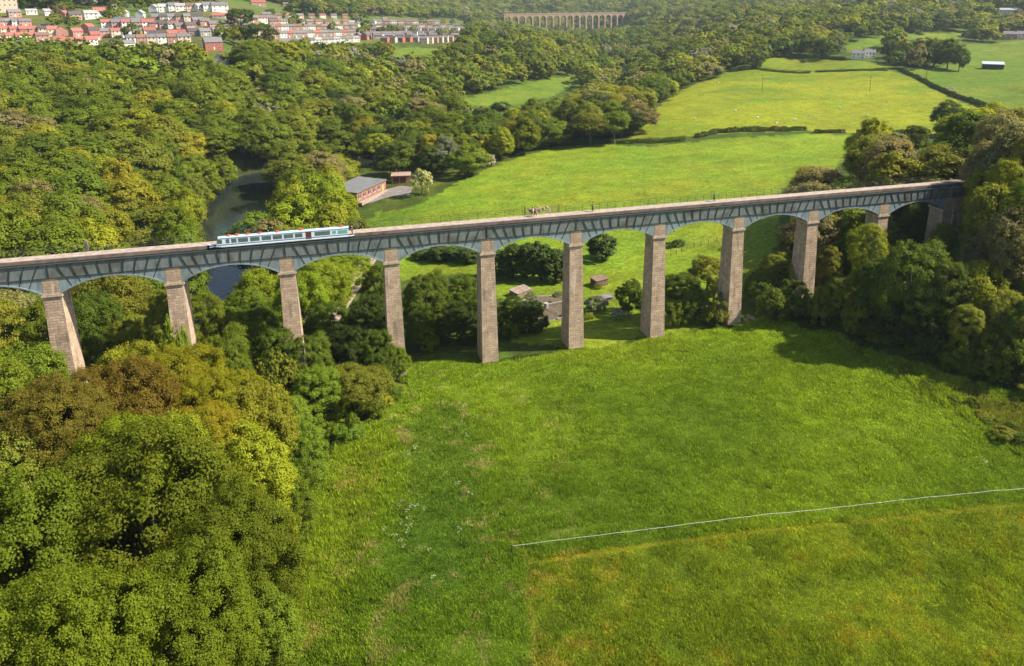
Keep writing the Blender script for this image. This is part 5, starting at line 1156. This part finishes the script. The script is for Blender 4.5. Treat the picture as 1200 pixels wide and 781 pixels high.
def scatter(name, pts, protos, kind, label=None):
    P = np.array(pts); me = bpy.data.meshes.new(name); me.vertices.add(len(P)); me.vertices.foreach_set('co', P[:,:3].ravel().astype(np.float32)); me.update()
    for nm, ty, dat in (('scl','FLOAT_VECTOR',np.stack([P[:,3],P[:,3],P[:,4]],1)),('tint','FLOAT_COLOR',np.concatenate([P[:,5:8],np.ones((len(P),1))],1))):
        a = me.attributes.new(nm, ty, 'POINT'); a.data.foreach_set('vector' if ty == 'FLOAT_VECTOR' else 'color', dat.ravel().astype(np.float32))
    a = me.attributes.new('rz','FLOAT_VECTOR','POINT'); rot = np.zeros((len(P),3)); rot[:,2] = rng.uniform(0,6.28,len(P)); a.data.foreach_set('vector', rot.ravel().astype(np.float32))
    o = link(name, me); tag(o, kind=kind)
    g = bpy.data.node_groups.new(name, 'GeometryNodeTree'); g.interface.new_socket('Geometry', in_out='INPUT', socket_type='NodeSocketGeometry'); g.interface.new_socket('Geometry', in_out='OUTPUT', socket_type='NodeSocketGeometry')
    ns, ln = g.nodes, g.links; gi = ns.new('NodeGroupInput'); go = ns.new('NodeGroupOutput'); jn = ns.new('GeometryNodeJoinGeometry')
    ix = ns.new('GeometryNodeInputIndex')
    def attr(nm, ty): n = ns.new('GeometryNodeInputNamedAttribute'); n.data_type = ty; n.inputs['Name'].default_value = nm; return n.outputs['Attribute']
    col = bpy.data.collections.new(name+'_source')
    for k, m in enumerate(protos): col.objects.link(bpy.data.objects.new(name+'_source', m))
    ci = ns.new('GeometryNodeCollectionInfo'); ci.inputs['Collection'].default_value = col; ci.inputs['Separate Children'].default_value = True; ci.inputs['Reset Children'].default_value = True
    ip = ns.new('GeometryNodeInstanceOnPoints'); ln.new(gi.outputs[0], ip.inputs['Points']); ln.new(ci.outputs[0], ip.inputs['Instance']); ip.inputs['Pick Instance'].default_value = True
    md = ns.new('ShaderNodeMath'); md.operation = 'MODULO'; md.inputs[1].default_value = len(protos); ln.new(ix.outputs[0], md.inputs[0]); ln.new(md.outputs[0], ip.inputs['Instance Index'])
    er = ns.new('FunctionNodeEulerToRotation'); ln.new(attr('rz','FLOAT_VECTOR'), er.inputs[0]); ln.new(er.outputs[0], ip.inputs['Rotation']); ln.new(attr('scl','FLOAT_VECTOR'), ip.inputs['Scale'])
    ln.new(ip.outputs[0], go.inputs[0])
    md_ = o.modifiers.new('scatter','NODES'); md_.node_group = g
    if label: o['label'] = label
    return o
far_pts = np.array(far_pts); far_pts = far_pts[rng.permutation(len(far_pts))]
scatter('woodland', far_pts, FAR, 'stuff')
# scrub under and between the trees
def tuft(nb, rad, h, w, droop=.5):
    p = []; 
    V = []; F_ = []
    for i in range(nb):
        a = rng.uniform(0,6.28); d = rad*math.sqrt(rng.random()); c = np.array([d*math.cos(a), d*math.sin(a), -.03]); t = rng.uniform(0,6.28); l = h*rng.uniform(.5,1.2)
        o = np.array([math.cos(t),math.sin(t),0])*l*droop*rng.uniform(.3,1.3); s = np.array([-math.sin(t),math.cos(t),0])*w*.5; n = len(V)
        V += [c-s, c+s, c+o*.45+s*.8+np.array([0,0,l*.62]), c+o*.45-s*.8+np.array([0,0,l*.62]), c+o+np.array([0,0,l*.88])]; F_ += [(n,n+1,n+2,n+3),(n+3,n+2,n+4)]
    me = bpy.data.meshes.new('grass_tuft'); me.from_pydata([tuple(v) for v in V], [], F_); at_ = me.attributes.new('v','FLOAT','POINT'); vv = np.repeat(rng.random(nb),5); at_.data.foreach_set('value', vv.astype(np.float32)); me.materials.append(M['grass']); return me
TUFTS = [tuft(46,.42,.33,.058) for _ in range(6)]
X = rng.uniform(-5,175,420000); Y = rng.uniform(-100,40,420000)
dd = np.stack([X,Y,np.full(X.size,-22.5)],1)-CAM; w = dd@FW; px = CX+FPX*(dd@RT)/w; py = CY-FPX*(dd@UP)/w; r = np.hypot(dd[:,0],dd[:,1])
ok = (w > 5) & (px > -90) & (px < 1290) & (py < 860) & inpoly(X+(vnoise(X/3,Y/3,2)-.5)*3, Y+(vnoise(X/3,Y/3,4)-.5)*3, np.array(W_OPEN['near']))
ok &= rng.random(X.size) < np.clip(1.35-r/150, .12, 1)*(.35+.9*fbm(X/2.6,Y/2.6,91,3))*1.15
X, Y, r = X[ok], Y[ok], r[ok]; Z = T(X, Y); C_ = ground_col(X, Y)*rng.uniform(.95,1.95,(X.size,1))
hgt = (.42+.85*sstep(.3,.7,fbm(X/2.4,Y/2.4,93,3))+.5*fbm(X/17,Y/17,95,3))*rng.uniform(.65,1.35,X.size)
dp = np.minimum(seg_dist(X,Y,PATH1), np.minimum(seg_dist(X,Y,PATH2), seg_dist(X,Y,PATH3))); hgt *= np.where(dp < .6, .45, 1)
br = inpoly(X, Y, BRAMBLE); hgt *= np.where(br, 1.7, 1.0)*np.where(inpoly(X, Y, ROUGH), 1.9, 1.0)
sc = np.clip(r/85, 1, 2.0)*rng.uniform(.8,1.3,X.size)

scatter('grass', np.stack([X,Y,Z,sc,hgt*1.0,C_[:,0],C_[:,1],C_[:,2]],1), TUFTS, 'stuff')
# cow parsley and buttercup heads, drifts in the rough grass
def umbel():
    V = []; F_ = []
    for _ in range(6):
        c = np.array([rng.uniform(-.3,.3), rng.uniform(-.3,.3), rng.uniform(.55,.95)])
        for _ in range(3):
            q = c+rng.normal(size=3)*np.array([.06,.06,.02]); n = len(V); a = rng.uniform(.03,.055); t = rng.uniform(0,1.5); u = np.array([math.cos(t)*a, math.sin(t)*a, rng.uniform(-.03,.03)]); v_ = np.array([-math.sin(t)*a, math.cos(t)*a, rng.uniform(-.03,.03)])
            V += [q-u, q-v_, q+u, q+v_]; F_.append((n,n+1,n+2,n+3))
    me = bpy.data.meshes.new('umbel'); me.from_pydata([tuple(v) for v in V], [], F_); me.materials.append(M['flower']); return me
UM = [umbel() for _ in range(4)]
m = np.clip(1-edge_dist(X,Y,LUSH)/7,0,1)*(~inpoly(X,Y,LUSH))+inpoly(X,Y,LUSH); f = (rng.random(X.size) < m*np.clip((fbm(X/3,Y/3,101,3)-.55)*2.0,0,1)*.07)
f |= rng.random(X.size) < .00004
scatter('wildflowers', np.stack([X[f],Y[f],Z[f],rng.uniform(.7,1.3,f.sum()),rng.uniform(.7,1.1,f.sum()),X[f]*0+.5,X[f]*0+.5,X[f]*0+.4],1), UM, 'stuff')

# ------------------------------------------------------------------ light, sky, air
EL, AZ = R(45), R(18)
S = Vector((math.cos(EL)*math.cos(AZ), -math.cos(EL)*math.sin(AZ), math.sin(EL)))
sl = bpy.data.lights.new('sun','SUN'); sl.energy = 5.0; sl.angle = R(.5); sl.color = (1.0,.91,.73); so = link('sun', sl); so.rotation_euler = S.to_track_quat('Z','Y').to_euler(); so.location = (60,-60,150)
w = bpy.data.worlds.new('World'); scene.world = w; w.use_nodes = True; nt = w.node_tree; bg = nt.nodes['Background']
sk = nt.nodes.new('ShaderNodeTexSky'); sk.sky_type = 'NISHITA'; sk.sun_disc = False; sk.sun_elevation = EL; sk.sun_rotation = math.pi/2+AZ; sk.air_density = 1.2; sk.dust_density = 1.5
nt.links.new(sk.outputs[0], bg.inputs['Color']); bg.inputs['Strength'].default_value = .075
mb = MB(); mb.box(-3300,5300,-320,5700,-60,330); hz = tag(mb.build('haze', []), kind='stuff')
hm = bpy.data.materials.new('haze'); hm.use_nodes = True; nt = hm.node_tree; nt.nodes.remove(nt.nodes['Principled BSDF']); pv = nt.nodes.new('ShaderNodeVolumePrincipled'); pv.inputs['Color'].default_value = (.72,.86,1,1); pv.inputs['Density'].default_value = .00007; pv.inputs['Anisotropy'].default_value = .2
nt.links.new(pv.outputs[0], nt.nodes['Material Output'].inputs['Volume']); hz.data.materials.clear(); hz.data.materials.append(hm); hz.display_type = 'WIRE'
scene.view_settings.view_transform = 'Standard'; scene.view_settings.look = 'None'; scene.view_settings.gamma = 1; scene.view_settings.exposure = 1.12
scene.cycles.max_bounces = 5; scene.cycles.diffuse_bounces = 3; scene.cycles.glossy_bounces = 2; scene.cycles.transmission_bounces = 3; scene.cycles.volume_bounces = 0; scene.cycles.use_denoising = True
